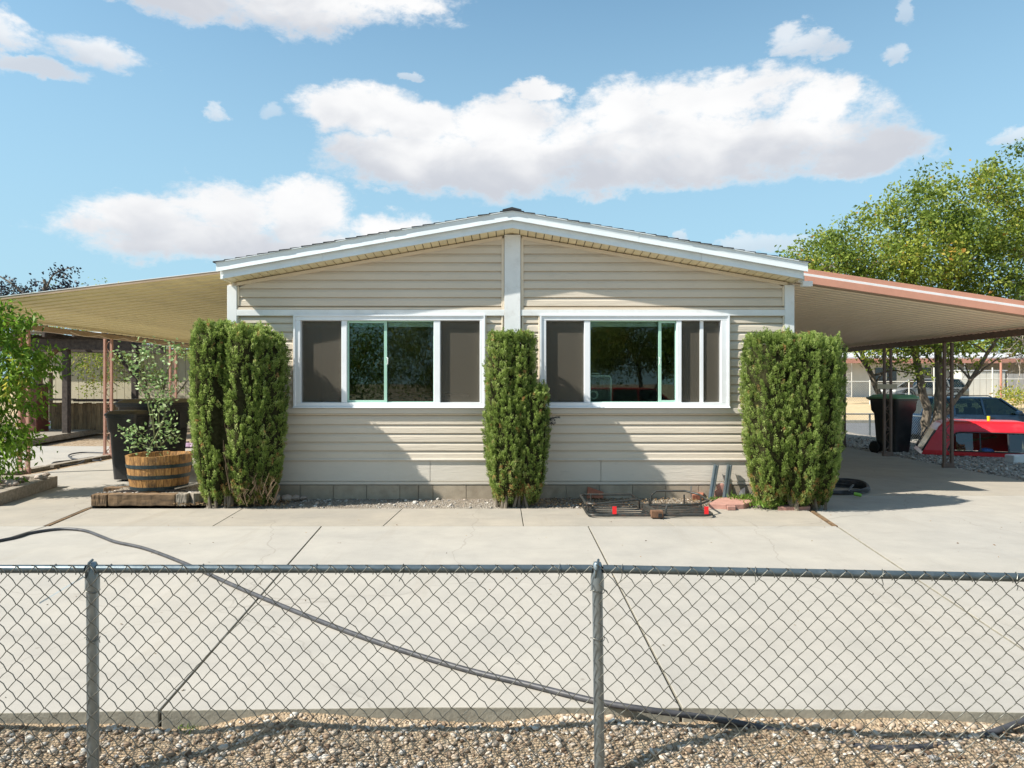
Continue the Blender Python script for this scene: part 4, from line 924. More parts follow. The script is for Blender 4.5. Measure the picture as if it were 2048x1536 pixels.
# ---------------------------------------------------------------- junipers
def juniper(name, label, base, lobes, nclump=1000, gap=None, dead=0, seedang=0):
    t = thing(name, base, label, 'shrub', 'clipped columnar junipers in front of the house')
    PV = []; TT = []; Vs = []; Ds = []; Ls = []; core = MB()
    def prof(q):     # q 0..1 height
        return np.interp(q, [0, .05, .18, .38, .6, .85, .96, 1.0], [.40, .56, .80, .97, 1.03, 1.02, .98, .80])
    allp = []; alln = []; allu = []; allt = []
    for li, (cx, cy, rx, ry, z0, z1) in enumerate(lobes):
        z0 = .03; n = int(nclump * 1.5 * rx * (z1-z0) / .55)
        th = RNG.uniform(0, 2*np.pi, n); q = RNG.random(n)**.9
        nf = 7; phs = RNG.uniform(0, 6.28, 4)
        col = np.cos(nf*th + phs[0] + q*1.2)*.065 + np.cos(13*th+phs[1]-q*2)*.055 + np.cos(3*th+phs[2]+q*4)*.045
        topv = (np.cos(5*th+phs[3])*.5 + np.cos(11*th+phs[1])*.5)*.035
        r = prof(q)*(1+col) * (1 + RNG.normal(size=n)*.025)
        lean = (q-.3)*.02
        x = cx + rx*r*np.cos(th) + lean; y = cy + ry*r*np.sin(th); z = z0 + (z1-z0)*(q*(1+topv))
        nx = np.cos(th)*ry; ny = np.sin(th)*rx; nn = norm(np.stack([nx, ny, np.zeros(n)], 1))
        # top cap
        m2 = int(n*.20); a2 = RNG.uniform(0, 2*np.pi, m2); r2 = np.sqrt(RNG.random(m2))*.86
        bump = (np.cos(5*a2+phs[3])*.5+np.cos(11*a2+phs[1])*.5)*.035
        x2 = cx + rx*r2*np.cos(a2); y2 = cy + ry*r2*np.sin(a2); z2 = z0 + (z1-z0)*(1.0+bump*r2) - .02*r2 + RNG.normal(size=m2)*.018
        p = np.concatenate([np.stack([x, y, z], 1), np.stack([x2, y2, z2], 1)]); N_ = np.concatenate([nn, np.stack([np.cos(a2)*r2*.5, np.sin(a2)*r2*.5, np.ones(m2)*.4], 1)])
        inside = np.zeros(len(p), bool)
        for lj, (ax, ay, bx, by, c0_, c1_) in enumerate(lobes):
            if lj == li: continue
            qq = np.clip((p[:, 2]-c0_)/(c1_-c0_), 0, 1); rr = prof(qq)
            inside |= (((p[:, 0]-ax)/(bx*rr))**2 + ((p[:, 1]-ay)/(by*rr))**2 < .80) & (p[:, 2] < c1_-.05)
        if gap: inside |= (np.abs(p[:, 0]-gap[0]-(p[:, 2]-.8)*gap[4]) < gap[1]*(1+.5*np.sin(p[:, 2]*9))) & (p[:, 1] < cy) & (p[:, 2] < gap[2]) & (p[:, 2] > gap[3])
        keep = ~inside; allp.append(p[keep]); alln.append(N_[keep])
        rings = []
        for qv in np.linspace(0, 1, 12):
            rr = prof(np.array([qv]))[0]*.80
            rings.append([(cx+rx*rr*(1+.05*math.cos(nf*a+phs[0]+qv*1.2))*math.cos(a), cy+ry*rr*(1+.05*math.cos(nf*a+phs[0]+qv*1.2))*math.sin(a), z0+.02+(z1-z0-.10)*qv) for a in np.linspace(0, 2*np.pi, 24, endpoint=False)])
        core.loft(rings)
    p = np.concatenate(allp); N_ = np.concatenate(alln); n = len(p)
    K = 42
    ax = norm(N_*RNG.uniform(.25, .75, (n, 1)) + np.array([0, 0, 1.0]) + RNG.normal(size=(n, 3))*.16)
    ln = RNG.uniform(.05, .115, (n, 1)); rad = RNG.uniform(.009, .018, (n, 1))
    patch = np.sin(p[:, 0]*7+p[:, 2]*2.1)*.5 + np.sin(p[:, 2]*5+p[:, 0]*3)*.5
    ct = np.clip(.40 + patch*.12 + RNG.normal(size=n)*.19, 0, .9); low_ = sstep(.5, .12, p[:, 2]); ct = np.where(RNG.random(n) < low_*.30, 1.0, ct)
    dd = RNG.random(n); ct = np.where(dd > .985, 1.0, ct)
    u = RNG.random((n, K, 1)); an = RNG.uniform(0, 2*np.pi, (n, K)); s1 = norm(np.cross(ax, RNG.normal(size=(n, 3)))); s2 = np.cross(ax, s1)
    ring = s1[:, None]*np.cos(an)[..., None] + s2[:, None]*np.sin(an)[..., None]
    pos = (p - N_*.03)[:, None] + ax[:, None]*ln[:, None]*(u-.35) + ring*rad[:, None]*(1-.75*u)
    d = ax[:, None]*1.0 + ring*.6 + RNG.normal(size=(n, K, 3))*.28
    tt = np.clip(ct[:, None] + (u[..., 0]-.5)*.26 + RNG.normal(size=(n, K))*.06, 0, 1)
    pos = pos.reshape(-1, 3); d = d.reshape(-1, 3)
    V, Fq = leaves(pos, d, RNG.uniform(.015, .028, len(pos)), RNG.uniform(.0055, .0085, len(pos)))
    npmesh('foliage', V, Fq, MT['juniper'], t, tint=tt.reshape(-1))
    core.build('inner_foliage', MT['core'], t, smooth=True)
    st_ = MB()
    for k in range(14):
        lo = random.choice(lobes); a = random.uniform(0, 6.28); b = Vector((lo[0]+lo[2]*.3*math.cos(a), lo[1]+lo[3]*.3*math.sin(a)-.05, -.02))
        c = Vector((lo[0]+lo[2]*.4*math.cos(a), lo[1]+lo[3]*.4*math.sin(a), .25))
        st_.tube([b, (b+c)/2+Vector((random.uniform(-.03,.03), 0, 0)), c], [.022, .016, .010], 6)
    tag(st_.build('stems', MT['bark'], t, smooth=True), kind='stuff')
    return t
yb = 8.10
jA = juniper('juniper_shrub', 'largest leftmost juniper, split down the middle over bare brown stems, beside the half barrel', (wx_(475, yb), yb, 0),
    [(wx_(435, yb), yb, .285, .34, .10, 2.06), (wx_(497, yb), yb-.02, .28, .36, .10, 2.02), (wx_(531, yb), yb+.02, .22, .31, .14, 1.93), (wx_(465, yb), yb-.01, .15, .27, .10, 1.99)], 1150, gap=(wx_(462, yb), .05, 1.40, .25, -.05))
ds = MB()
for k in range(80):
    x = wx_(random.uniform(452, 484), 7.85); z0 = random.uniform(.15, .9); L_ = random.uniform(.3, .9); y = random.uniform(7.86, 8.05)
    ds.tube([(x, y, z0), (x-.03+random.uniform(-.03, .02), y+random.uniform(-.02, .02), z0+L_*.5), (x-.07+random.uniform(-.06, .06), y+random.uniform(-.03, .05), min(1.6, z0+L_))], [random.uniform(.004, .009), .005, .002], 5)
for k in range(40):
    x = wx_(random.uniform(470, 550), 7.85); z0 = random.uniform(.04, .22); y = random.uniform(7.84, 7.97)
    ds.tube([(x, y, z0), (x+random.uniform(-.06, .08), y-.01, z0+random.uniform(.05, .2)), (x+random.uniform(-.1, .12), y-.02, z0+random.uniform(.08, .28))], [.004, .003, .0015], 4)
tag(ds.build('dead_stems', MT['deadstem'], jA, smooth=True), 'bare brown stems in the gap')
yb2 = 8.12
jB = juniper('juniper_shrub', 'narrow juniper standing between the two windows', (wx_(1030, yb2), yb2, 0),
    [(wx_(1001, yb2), yb2, .175, .28, .10, 1.94), (wx_(1038, yb2), yb2+.02, .19, .28, .10, 1.95), (wx_(1063, yb2), yb2-.03, .185, .26, .12, 1.36), (wx_(1015, yb2), yb2-.06, .25, .25, .08, 1.25)], 1250)
yb3 = 7.98
jC = juniper('juniper_shrub', 'broad flat topped juniper in front of the right corner of the house', (wx_(1580, yb3), yb3, 0),
    [(wx_(1538, yb3), yb3, .29, .38, .12, 1.93), (wx_(1590, yb3), yb3-.03, .32, .42, .10, 1.91), (wx_(1632, yb3), yb3, .265, .36, .14, 1.87)], 1150)
# stray dark twig on the middle shrub
pt = P(1085, 838, 8.0); tw = MB(); V_ = []; D_ = []
for k in range(9):
    e_ = pt + Vector((.10+.09*random.random(), random.uniform(-.05, .05), random.uniform(-.09, .03))); tw.tube([pt, (pt+e_)/2+Vector((0, 0, .01)), e_], .0025, 4)
    for q in range(18): u_ = random.uniform(.3, 1); V_.append(pt+(e_-pt)*u_); D_.append((e_-pt)+Vector((random.gauss(0, .08), random.gauss(0, .08), random.gauss(0, .08))))
V, Fq = leaves(np.array(V_), np.array(D_), .035, .008); o = npmesh('side_branch', V, Fq, MT['darkleaf'], jB, tint=RNG.random(len(Fq)))

# ---------------------------------------------------------------- trees
def tree(name, label, base, stems, blobs, nattr, leafmat_, leafL, leafW, per, sig, cat='tree', barkm='bark', droop=.3, group=None, twr=.02, bias=None, parent_list=None):
    """stems: list of ([(x,y,z)..], r0, r1). blobs: ellipsoids the crown fills (cx,cy,cz,rx,ry,rz)"""
    t = thing(name, base, label, cat, group)
    tr = MB(); nodes = []
    for pts, r0, r1 in stems:
        sp = smooth_path(pts, 5); n = len(sp); rr = [r0+(r1-r0)*i/(n-1) for i in range(n)]
        sp = [p + Vector((random.gauss(0, r0*.12), random.gauss(0, r0*.12), 0)) for p in sp]
        tr.tube(sp, rr, 9); nodes += list(zip(sp, rr))[n//3:]
    tr.build('trunk', MT[barkm], t, smooth=True)
    vol = np.array([b[3]*b[4]*b[5] for b in blobs]); pr = vol/vol.sum()
    cl = RNG.choice(len(blobs), nattr, p=pr); B = np.array(blobs)[cl]
    u = norm(RNG.normal(size=(nattr, 3)))*RNG.random((nattr, 1))**.42; A = B[:, :3] + u*B[:, 3:]
    br = MB(); pos = []; di = []; cnt = []
    A = A[np.argsort(np.linalg.norm(A - np.array(stems[0][0][-1]), axis=1))]
    reach = list(nodes)
    for a in A:
        a = Vector(a); best = min(random.sample(reach, min(60, len(reach))), key=lambda q: (q[0]-a).length + (0 if q[0].z < a.z+.1 else .6))
        s_, r_ = best; mid = s_.lerp(a, .5) + Vector((random.gauss(0, .08), random.gauss(0, .08), .12*(a-s_).length))
        r_ = min(r_*.6, twr*(.5+(a-s_).length*.5)); q = [s_, s_.lerp(mid, .55)+Vector((0, 0, .02)), mid, mid.lerp(a, .6), a]
        br.tube(q, [r_, r_*.85, r_*.65, r_*.45, .004], 4, caps=False); reach += [(q[2], r_*.65), (q[3], r_*.45)]
        k = int(per*random.uniform(.5, 1.4)); 
        w = np.clip(RNG.beta(2, 1, k), 0, 1)[:, None]
        base_ = np.array(mid)*(1-w) + np.array(a)*w
        cnt.append(k); c = base_ + RNG.normal(size=(k, 3))*np.array([sig, sig, sig*.8]); pos.append(c); di.append(RNG.normal(size=(k, 3)) + np.array([0, 0, -droop]) + np.array((a-s_).normalized())*.4)
    br.build('branches', MT[barkm], t, smooth=True)
    pos = np.concatenate(pos); di = np.concatenate(di)
    V, Fq = leaves(pos, di, RNG.uniform(.7, 1.25, len(pos))*leafL, RNG.uniform(.75, 1.2, len(pos))*leafW)
    pt_ = np.sin(pos[:, 0]*2.1+pos[:, 2]*1.7)*.12
    npmesh('crown', V, Fq, MT[leafmat_], t, tint=np.clip(.43+pt_+np.repeat(RNG.normal(size=len(cnt))*.16, cnt)+RNG.normal(size=len(pos))*.17, 0, 1)); return t
b = (9.85, 16.6, -.15)
rt = tree('elm_tree', 'large yellow green tree rising behind the right carport, several mottled trunks', b,
    [([(9.75, 16.6, -.2), (9.85, 16.6, .5), (9.75, 16.65, 1.3), (9.6, 16.7, 2.2), (9.3, 16.6, 3.4), (9.2, 16.5, 4.6)], .12, .04),
     ([(9.9, 16.6, -.2), (10.05, 16.55, .6), (10.15, 16.6, 1.5), (10.2, 16.7, 2.4), (10.5, 16.9, 3.6), (10.8, 17, 5.0)], .13, .04),
     ([(10.0, 16.6, .3), (10.35, 16.5, .9), (10.75, 16.4, 1.5), (11.2, 16.3, 2.3), (11.8, 16.2, 3.3), (12.3, 16.2, 4.4)], .06, .025),
     ([(9.3, 16.9, -.2), (9.1, 17.1, .8), (8.75, 17.2, 1.8), (8.3, 17.2, 2.7), (7.6, 17, 3.6)], .09, .03),
     ([(9.6, 16.7, 2.2), (8.9, 16.4, 3.0), (8.0, 16.2, 3.7), (7.2, 16.2, 4.1)], .07, .03)],
    [(9.2, 16.4, 4.7, 1.7, 1.8, 1.35), (10.6, 16.6, 5.3, 1.6, 1.8, 1.35), (12.2, 16.6, 5.4, 1.5, 1.8, 1.5), (8.0, 16.6, 4.2, 1.4, 1.6, 1.1), (6.8, 16.6, 3.7, 1.2, 1.5, .95), (7.6, 16.6, 4.3, 1.0, 1.3, .8), (13.4, 16.5, 4.6, 1.5, 1.8, 1.6), (9.9, 16.4, 6.2, .35, .5, .5), (11.6, 16.4, 6.7, .45, .5, .45), (8.9, 16.3, 5.7, .35, .4, .5), (7.6, 16.3, 5.1, .3, .4, .45), (6.6, 16.3, 4.3, .3, .4, .3), (12.4, 16.4, 6.9, .4, .5, .4), (8.3, 16.3, 5.3, .3, .4, .4),
     (11.0, 16.4, 3.8, 2.2, 1.8, 1.1), (9.2, 16.6, 3.2, 2.0, 1.6, .8), (9.1, 16.4, 2.45, 1.6, 1.5, .5), (12.6, 16.6, 3.2, 1.5, 1.5, .9), (10.9, 16.4, 1.9, .5, .7, .6), (9.4, 16.5, 1.95, .8, .9, .35), (8.4, 16.4, 2.15, .9, .9, .3), (10.3, 16.3, 2.1, .8, .9, .45), (11.9, 16.0, 2.5, 1.2, .9, .5)],
    900, 'treeleaf', .096, .052, 60, .135, droop=.4, twr=.03)
# bare grey twigs hanging at the right of the tree
dt = MB()
for k in range(150):
    p0 = Vector((random.uniform(11.2, 13.4), random.uniform(15.2, 16.4), random.uniform(2.0, 2.9))); p = p0.copy(); q = [p.copy()]; v = Vector((random.gauss(0, .5), random.gauss(0, .3), -.5+random.gauss(0, .5)))
    for i in range(6): v = v + Vector((random.gauss(0, .35), random.gauss(0, .2), random.gauss(-.05, .3))); p = p + v.normalized()*.16; q.append(p.copy())
    dt.tube(q, [.011, .010, .008, .007, .005, .004, .003], 4, caps=False)
tag(dt.build('bare_twigs', MT['twig'], rt, smooth=True), 'leafless pale grey twigs')
# bright leafy tree at the left edge
b = (-6.75, 8.9, .1)
tree('fruit_tree', 'bright green young fruit tree with long drooping leaves at the left edge', b,
    [([(-6.75, 8.9, .0), (-6.8, 8.9, .6), (-6.7, 8.85, 1.2), (-6.75, 8.8, 2.2)], .035, .01), ([(-6.75, 8.9, .3), (-6.5, 8.8, .9), (-6.35, 8.7, 1.6)], .02, .008)],
    [(-6.45, 8.8, 1.0, .40, .5, .8), (-6.45, 8.75, 1.9, .45, .5, .55), (-6.0, 8.75, 1.65, .42, .4, .42), (-7.0, 8.8, 1.9, .6, .5, .9), (-6.3, 8.7, .55, .28, .35, .4), (-6.4, 8.7, 2.3, .3, .3, .4)],
    210, 'peachleaf', .10, .032, 34, .08, droop=1.1, twr=.012, barkm='stem')
# rose in barrel
bc = Vector((wx_(319, 8.62), 8.62, .13))
rs = thing('rose_bush', (bc.x, bc.y, .5), 'leggy green rose bush growing out of the half barrel', 'plant')
stm = MB(); pos = []; di = []
rpts = [((300, 895), (330, 830), (318, 760), (300, 700), (350, 690)), ((310, 895), (300, 800), (262, 740), (240, 700)), ((300, 895), (322, 850), (338, 800), (355, 758)), ((305, 895), (280, 865), (258, 855), (262, 880)), ((320, 895), (340, 870), (345, 880)), ((315, 895), (290, 780), (282, 715), (290, 690)), ((322, 895), (318, 800), (345, 720), (360, 700)), ((300, 897), (275, 885), (268, 893))]
for pl in rpts:
    q = smooth_path([P(a, b_, 8.5 + random.uniform(-.08, .1)) for a, b_ in pl], 5); stm.tube(q, [.008*(1-.7*i/len(q)) for i in range(len(q))], 5)
    for i, p in enumerate(q):
        if i < 4: continue
        for k in range(6): pos.append(p + Vector((random.gauss(0, .06), random.gauss(0, .06), random.gauss(0, .045)))); di.append((random.gauss(0, 1), random.gauss(0, 1)-.3, random.gauss(-.1, .5)))
for c_, nn_ in (((315, 760), 34), ((300, 880), 22), ((335, 850), 34), ((262, 870), 10), ((275, 720), 36), ((345, 705), 22), ((325, 800), 34), ((315, 893), 24)):
    for k in range(nn_): pos.append(P(c_[0]+random.gauss(0, 11), c_[1]+random.gauss(0, 12), 8.5+random.gauss(0, .08))); di.append((random.gauss(0, 1), random.gauss(0, 1)-.3, random.gauss(-.1, .5)))
stm.build('stem', MT['stem'], rs, smooth=True)
pos = np.array([tuple(p) for p in pos]); V, Fq = leaves(pos, np.array(di), RNG.uniform(.035, .062, len(pos)), RNG.uniform(.026, .042, len(pos)), .12)
npmesh('leaves', V, Fq, MT['roseleaf'], rs, tint=RNG.random(len(pos)))

# ---------------------------------------------------------------- half barrel and timber bed
br_ = thing('half_barrel_planter', (bc.x, bc.y, .13), 'half oak wine barrel planter with dark hoops on the timber bed', 'planter')
NB = 26; rt_, rb_, hb = .375, .315, .42
for k in range(NB):
    a0 = 2*math.pi*(k+.03)/NB; a1 = 2*math.pi*(k+.97)/NB; rings = []
    hh = hb + random.uniform(-.008, .008)
    for z, r in ((0, rb_), (hh*.45, (rb_*.42+rt_*.58)), (hh, rt_)):
        pr_ = random.uniform(-.002, .002)
        rings.append([(bc.x+(r+pr_)*math.cos(a), bc.y+(r+pr_)*math.sin(a), bc.z+z) for a in (a0, (a0+a1)/2, a1)] + [(bc.x+(r-.028)*math.cos(a), bc.y+(r-.028)*math.sin(a), bc.z+z) for a in (a1, a0)])
    MB().loft(rings).build('stave', MT['barrel'], br_)
def rad(z): return np.interp(z/hb, [0, .45, 1], [rb_, rb_*.42+rt_*.58, rt_])
for z0, z1 in ((.005, .05), (.145, .19), (.275, .315)):
    MB().lathe([(rad(z0)+.001, z0), (rad(z0)+.006, z0), (rad(z1)+.006, z1), (rad(z1)+.001, z1)], bc, 40).build('hoop', MT['hoop'], br_, smooth=True)
MB().lathe([(0, .36), (rt_-.03, .35), (rt_-.04, .32), (0, .32)], bc, 24).build('soil', MT['soil'], br_)
def timber(name, label, a, b, w, h, mat, z=0, group='timbers edging the raised bed by the barrel'):
    a = Vector(a); b = Vector(b); n = 14; rings = []
    t_ = (b-a).normalized(); r_ = Vector((-t_.y, t_.x, 0))
    for i in range(n+1):
        p = a.lerp(b, i/n); j = lambda s: random.uniform(-s, s)
        rings.append([p + r_*(sx*w/2+j(.004)) + Vector((0, 0, zz+j(.004))) for sx, zz in ((-1, z), (-1, z+h*.5), (-1, z+h), (0, z+h+.003), (1, z+h), (1, z+h*.5), (1, z))])
    o = MB().loft(rings).build(name, MT[mat], bevel=.006); c = (a+b)/2; o = setorigin(o, (c.x, c.y, z)); tag(o, label, 'timber', group); return o
tz = .135
timber('landscape_timber', 'weathered brown timber at the front of the barrel bed', (wx_(222, 8.15), 8.15, 0), (wx_(355, 8.15), 8.15, 0), .13, tz, 'timber')
timber('landscape_timber', 'short dark rotten timber end at the left corner of the barrel bed', (wx_(189, 8.15), 8.155, 0), (wx_(220, 8.15), 8.155, 0), .15, tz-.004, 'timber')
timber('landscape_timber', 'short grey timber right of the brown one', (wx_(357, 8.15), 8.15, 0), (wx_(378, 8.15), 8.15, 0), .13, tz+.002, 'timber_grey')
timber('landscape_timber', 'grey angled timber running under the left juniper', (wx_(380, 8.12), 8.15, 0), (wx_(428, 8.3), 8.36, 0), .13, tz+.004, 'timber_grey')
timber('landscape_timber', 'small dark timber lying behind left of the barrel bed', (wx_(215, 8.8), 8.75, 0), (wx_(262, 8.8), 8.8, 0), .12, .12, 'timber')
tag(bumpy('barrel_bed_soil', wx_(192, 8.2), wx_(425, 8.2), 8.2, 8.95, 40, 24, lambda x, y: .10+.02*np.sin(x*9), MT['soil'], .03), kind='structure')
MBk = MB().box(wx_(192, 8.2), wx_(425, 8.2), 8.22, 8.93, -.02, .09).build('bed_fill', MT['soil']); tag(MBk, kind='structure')
n = 260; x = RNG.uniform(wx_(200, 8.3), wx_(400, 8.3), n); y = RNG.uniform(8.22, 8.5, n); stones('bed_pebbles', x, y, np.full(n, .11), np.clip(RNG.lognormal(-4.4, .5, n), .006, .03), MT['greystone'], 'grey pebbles on the soil in front of the half barrel', 'gravel')
tr_ = MB()
for k in range(10):
    a = P(random.uniform(225, 300), 978, 8.4); tr_.bar((a.x, 8.3+.03*k/10, .125+.002*k), (a.x+.5, 8.34+random.uniform(0, .1), .125+.003*k), .02, .008)
tag(tr_.build('wood_offcuts', MT['darkwood']), 'thin dark wood strips lying at the foot of the half barrel', 'wood strips')
a = P(378, 974, 8.5); tag(MB().bar((a.x-.1, 8.35, .16), (a.x+.28, 8.45, .24), .03, .012).build('wood_lath', MT['timber_grey']), 'thin lath leaning against the left juniper beside the barrel', 'lath')
# left raised planter
pl_ = thing('raised_planter', (-6.8, 8.8, 0), 'low raised bed with grey timber side at the left edge', 'planter')
def ptim(a, b, w=.13, h=.15):
    a = Vector(a); b = Vector(b); MB().bar((a.x, a.y, h/2), (b.x, b.y, h/2), w, h).build('timber', MT['timber_grey'], pl_, bevel=.01)
ptim((-5.98, 8.05, 0), (-6.3, 9.6, 0)); ptim((-6.05, 8.07, 0), (-7.45, 8.07, 0)); ptim((-6.4, 9.6, 0), (-7.45, 9.6, 0))
MB().prism([(-7.45, 8.1), (-6.08, 8.1), (-6.36, 9.55), (-7.45, 9.55)], 'z', .0, .13).build('soil', MT['soil'], pl_)
rk = MB()
def rock_mesh(c, s, flat=.7, mb_=None):
    v = ICO_V*(1+RNG.normal(size=(12, 1))*.14)*np.array([1, .8, flat])*s; mb_ = mb_ or MB(); mb_.add([tuple(q+np.array(c)) for q in v], [tuple(f) for f in ICO_F]); return mb_
for k in range(16): rock_mesh((random.uniform(-6.35, -5.95)-.15, 8.15+k*.085, .16+.03*random.random()), random.uniform(.05, .085), .6).build('edging_rock', MT['rock'], pl_, bevel=.006)
wb = MB(); c = Vector(P(96, 962, 9.6))
for k in range(10):
    a = math.pi*k/9; wb.tube([(c.x-.09, 9.5, .0), (c.x-.09+.18*math.cos(a)*1.0, 9.5-.05, .10*math.sin(a)+.02), (c.x+.13*math.cos(a), 9.48, .0)], .002, 4)
wb.build('wire_edging', MT['wire'], pl_)
# timber edge along left carport post line
for k in range(3):
    timber('landscape_timber', ('near', 'middle', 'far')[k] + ' timber of the row edging the left carport floor', (-7.72, 9.2+k*2.5, 0), (-7.72, 11.6+k*2.5, 0), .14, .06, 'timber_grey', group='timbers along the left carport floor')

# ---------------------------------------------------------------- bins
def bin_(name, loc, label, bodym, lidm, w=.66, dp=.75, h=1.08, rz=0.0, emblem=False):
    t = thing(name, loc, label, 'trash bin', None, rz); L0 = dict(local=True)
    def ring(z, wx, dy, r=.07):
        pts = []
        for cx, cy, a0 in ((wx/2-r, dy/2-r, 0), (-wx/2+r, dy/2-r, 90), (-wx/2+r, -dy/2+r, 180), (wx/2-r, -dy/2+r, 270)):
            for k in range(4): a = math.radians(a0+30*k); pts.append((cx+r*math.cos(a), cy+r*math.sin(a), z))
        return pts
    MB().loft([ring(.03, w*.70, dp*.66), ring(.32, w*.78, dp*.74), ring(h*.70, w*.86, dp*.82), ring(h*.76, w*.97, dp*.94), ring(h*.93, w, dp), ring(h*.932, w*1.05, dp*1.05), ring(h*.96, w*1.05, dp*1.05)]).build('body', bodym, t, True, **L0)
    MB().loft([ring(h*.962, w*1.10, dp*1.10), ring(h*.985, w*1.10, dp*1.10), ring(h*1.03, w*.9, dp*.88), ring(h*1.04, w*.5, dp*.5)]).build('lid', lidm, t, True, **L0)
    MB().tube([(-w*.4, dp*.56, h*.95), (-w*.38, dp*.66, h*.97), (w*.38, dp*.66, h*.97), (w*.4, dp*.56, h*.95)], .018, 8).build('handle', bodym, t, True, **L0)
    for sx in (-1, 1):
        MB().lathe([(.0, -.025), (.10, -.025), (.13, -.015), (.13, .015), (.10, .025), (0, .025)], (sx*w*.42, dp*.34, .13), 18, 'x').build('wheel', MT['rubber'], t, True, **L0)
    return t
tb2 = bin_('trash_bin', (-5.58, 11.0, 0), 'black wheeled trash bin with white round emblem behind the half barrel', MT['bin_black'], MT['bin_black'], .86, .74, 1.14, math.radians(-4))
ee = MB().lathe([(0, 0), (.088, 0), (.088, .004), (0, .004)], (.07, -.388, .84), 28, 'y').build('emblem', MT['decal'], tb2, local=True)
em = MB()
em.prism([(.02, .87), (.125, .89), (.11, .85), (.09, .845), (.11, .81), (.125, .80), (.12, .785), (.03, .785), (.025, .80), (.05, .81), (.06, .845), (.03, .85)], 'y', -.3925, -.3895); em.build('emblem_mark', MT['fargrey'], ee, local=True)
MB().box(.405, .43, -.1, .1, .72, .98).build('side_grip', MT['bin_black'], tb2, local=True)
tb3 = bin_('trash_bin', (-5.62, 10.25, 0), 'dark grey lidless bin overlapping the left side of the black bin', MT['bin_black'], MT['bin_black'], .44, .45, .99, 0)
tag(tb3, cat='trash bin')
gb = bin_('trash_bin', (7.95, 14.6, -.05), 'black wheeled trash bin with green lid beside the right carport posts', MT['bin_black'], MT['bin_green'], .60, .70, 1.20, math.radians(20))
MB().box(-.12, .10, -.3, .0, 1.262, 1.268).build('lid_label', MT['decal'], gb, local=True)
# small white box on the far post (electrical outlet box / bracket)
wbx = P(1774, 773, 13.6); tag(setorigin(MB().box(wbx.x-.19, wbx.x+.20, 13.60, 13.66, wbx.z-.045, wbx.z+.045).build('post_box', MT['farcream'], bevel=.005), (wbx.x, 13.63, wbx.z)), 'narrow cream box fixed across the middle lattice post', 'box')

# ---------------------------------------------------------------- cargo rack and debris in front of the house
rx0, rx1, ry0, ry1 = .80, 2.13, 7.36, 8.02
rk_ = thing('cargo_rack', ((rx0+rx1)/2, 7.7, 0), 'black steel hitch cargo rack lying on the walk with two red reflectors', 'cargo rack')
r = .0125; cx = (rx0+rx1)/2+.03
def rr2(x0, x1, y0, y1, rad_, z, sides):
    pts = []
    for (ax, ay, a0, k) in ((x1-rad_, y1-rad_, 0, 0), (x0+rad_, y1-rad_, 90, 1), (x0+rad_, y0+rad_, 180, 2), (x1-rad_, y0+rad_, 270, 3)):
        for q in range(5): a = math.radians(a0+22.5*q); pts.append((ax+rad_*math.cos(a), ay+rad_*math.sin(a), z))
    return pts
MB().tube(rr2(rx0, rx1, ry0, ry1, .10, .03, 1), r, 8, closed=True).build('base_frame', MT['rack'], rk_, smooth=True)
for k in range(6):
    y = ry0+.07+k*(ry1-ry0-.14)/5
    MB().tube([(rx0+.02, y, .03), (cx-.03, y, .034+.004*k)], .009, 6).build('slat', MT['rack'], rk_, smooth=True); MB().tube([(cx+.03, y, .034), (rx1-.02, y, .03)], .009, 6).build('slat', MT['rack'], rk_, smooth=True)
zt = .145
MB().tube([(cx-.07, ry1, .03), (cx-.09, ry1, zt-.03), (cx-.13, ry1, zt)] + [p for p in rr2(rx0-.02, cx, ry0+.02, ry1, .10, zt, 1)[5:15]] + [(cx-.12, ry0+.30, zt)], r, 8).build('side_rail', MT['rack'], rk_, smooth=True)
MB().tube([(cx+.09, ry1, .03), (cx+.10, ry1, zt-.01), (cx+.16, ry1, zt+.04), (rx1-.15, ry1, zt+.04), (rx1-.02, ry1-.12, zt+.02), (rx1, ry0+.22, zt), (rx1-.12, ry0+.10, zt-.012), (cx+.2, ry0+.06, zt-.02), (cx+.1, ry0+.1, zt-.03)], r, 8).build('side_rail', MT['rack'], rk_, smooth=True)
MB().tube([(cx+.13, ry0+.01, .03), (cx+.125, ry0+.01, .09), (cx+.14, ry0+.02, .125), (cx+.18, ry0+.03, .13)], r, 8).build('upright', MT['rack'], rk_, smooth=True)
for x, y in ((rx0+.02, ry0+.20), (rx0+.1, ry1-.02), (rx1-.16, ry1-.01), (rx1-.02, ry1-.2), (cx-.10, ry1-.35), (cx+.02, ry1-.3)): MB().tube([(x, y, .03), (x, y, zt)], .010, 6).build('upright', MT['rack'], rk_, smooth=True)
MB().bar((cx-.12, ry1+.02, .075), (cx+.03, ry0-.02, .055), .05, .05).build('centre_beam', MT['rack'], rk_, bevel=.004)
MB().box(cx-.04, cx+.085, ry0-.06, ry0+.02, .012, .085).build('hitch_block', MT['rust'], rk_, bevel=.005)
MB().box(cx+.03, cx+.065, ry0-.075, ry0-.062, .02, .06).build('hitch_tube', MT['blackplastic'], rk_)
for xx in (wx_(1228, 7.38), wx_(1409, 7.42)): MB().box(xx-.022, xx+.022, ry0-.016, ry0-.012, .045, .125).build('reflector', MT['red_refl'], rk_)
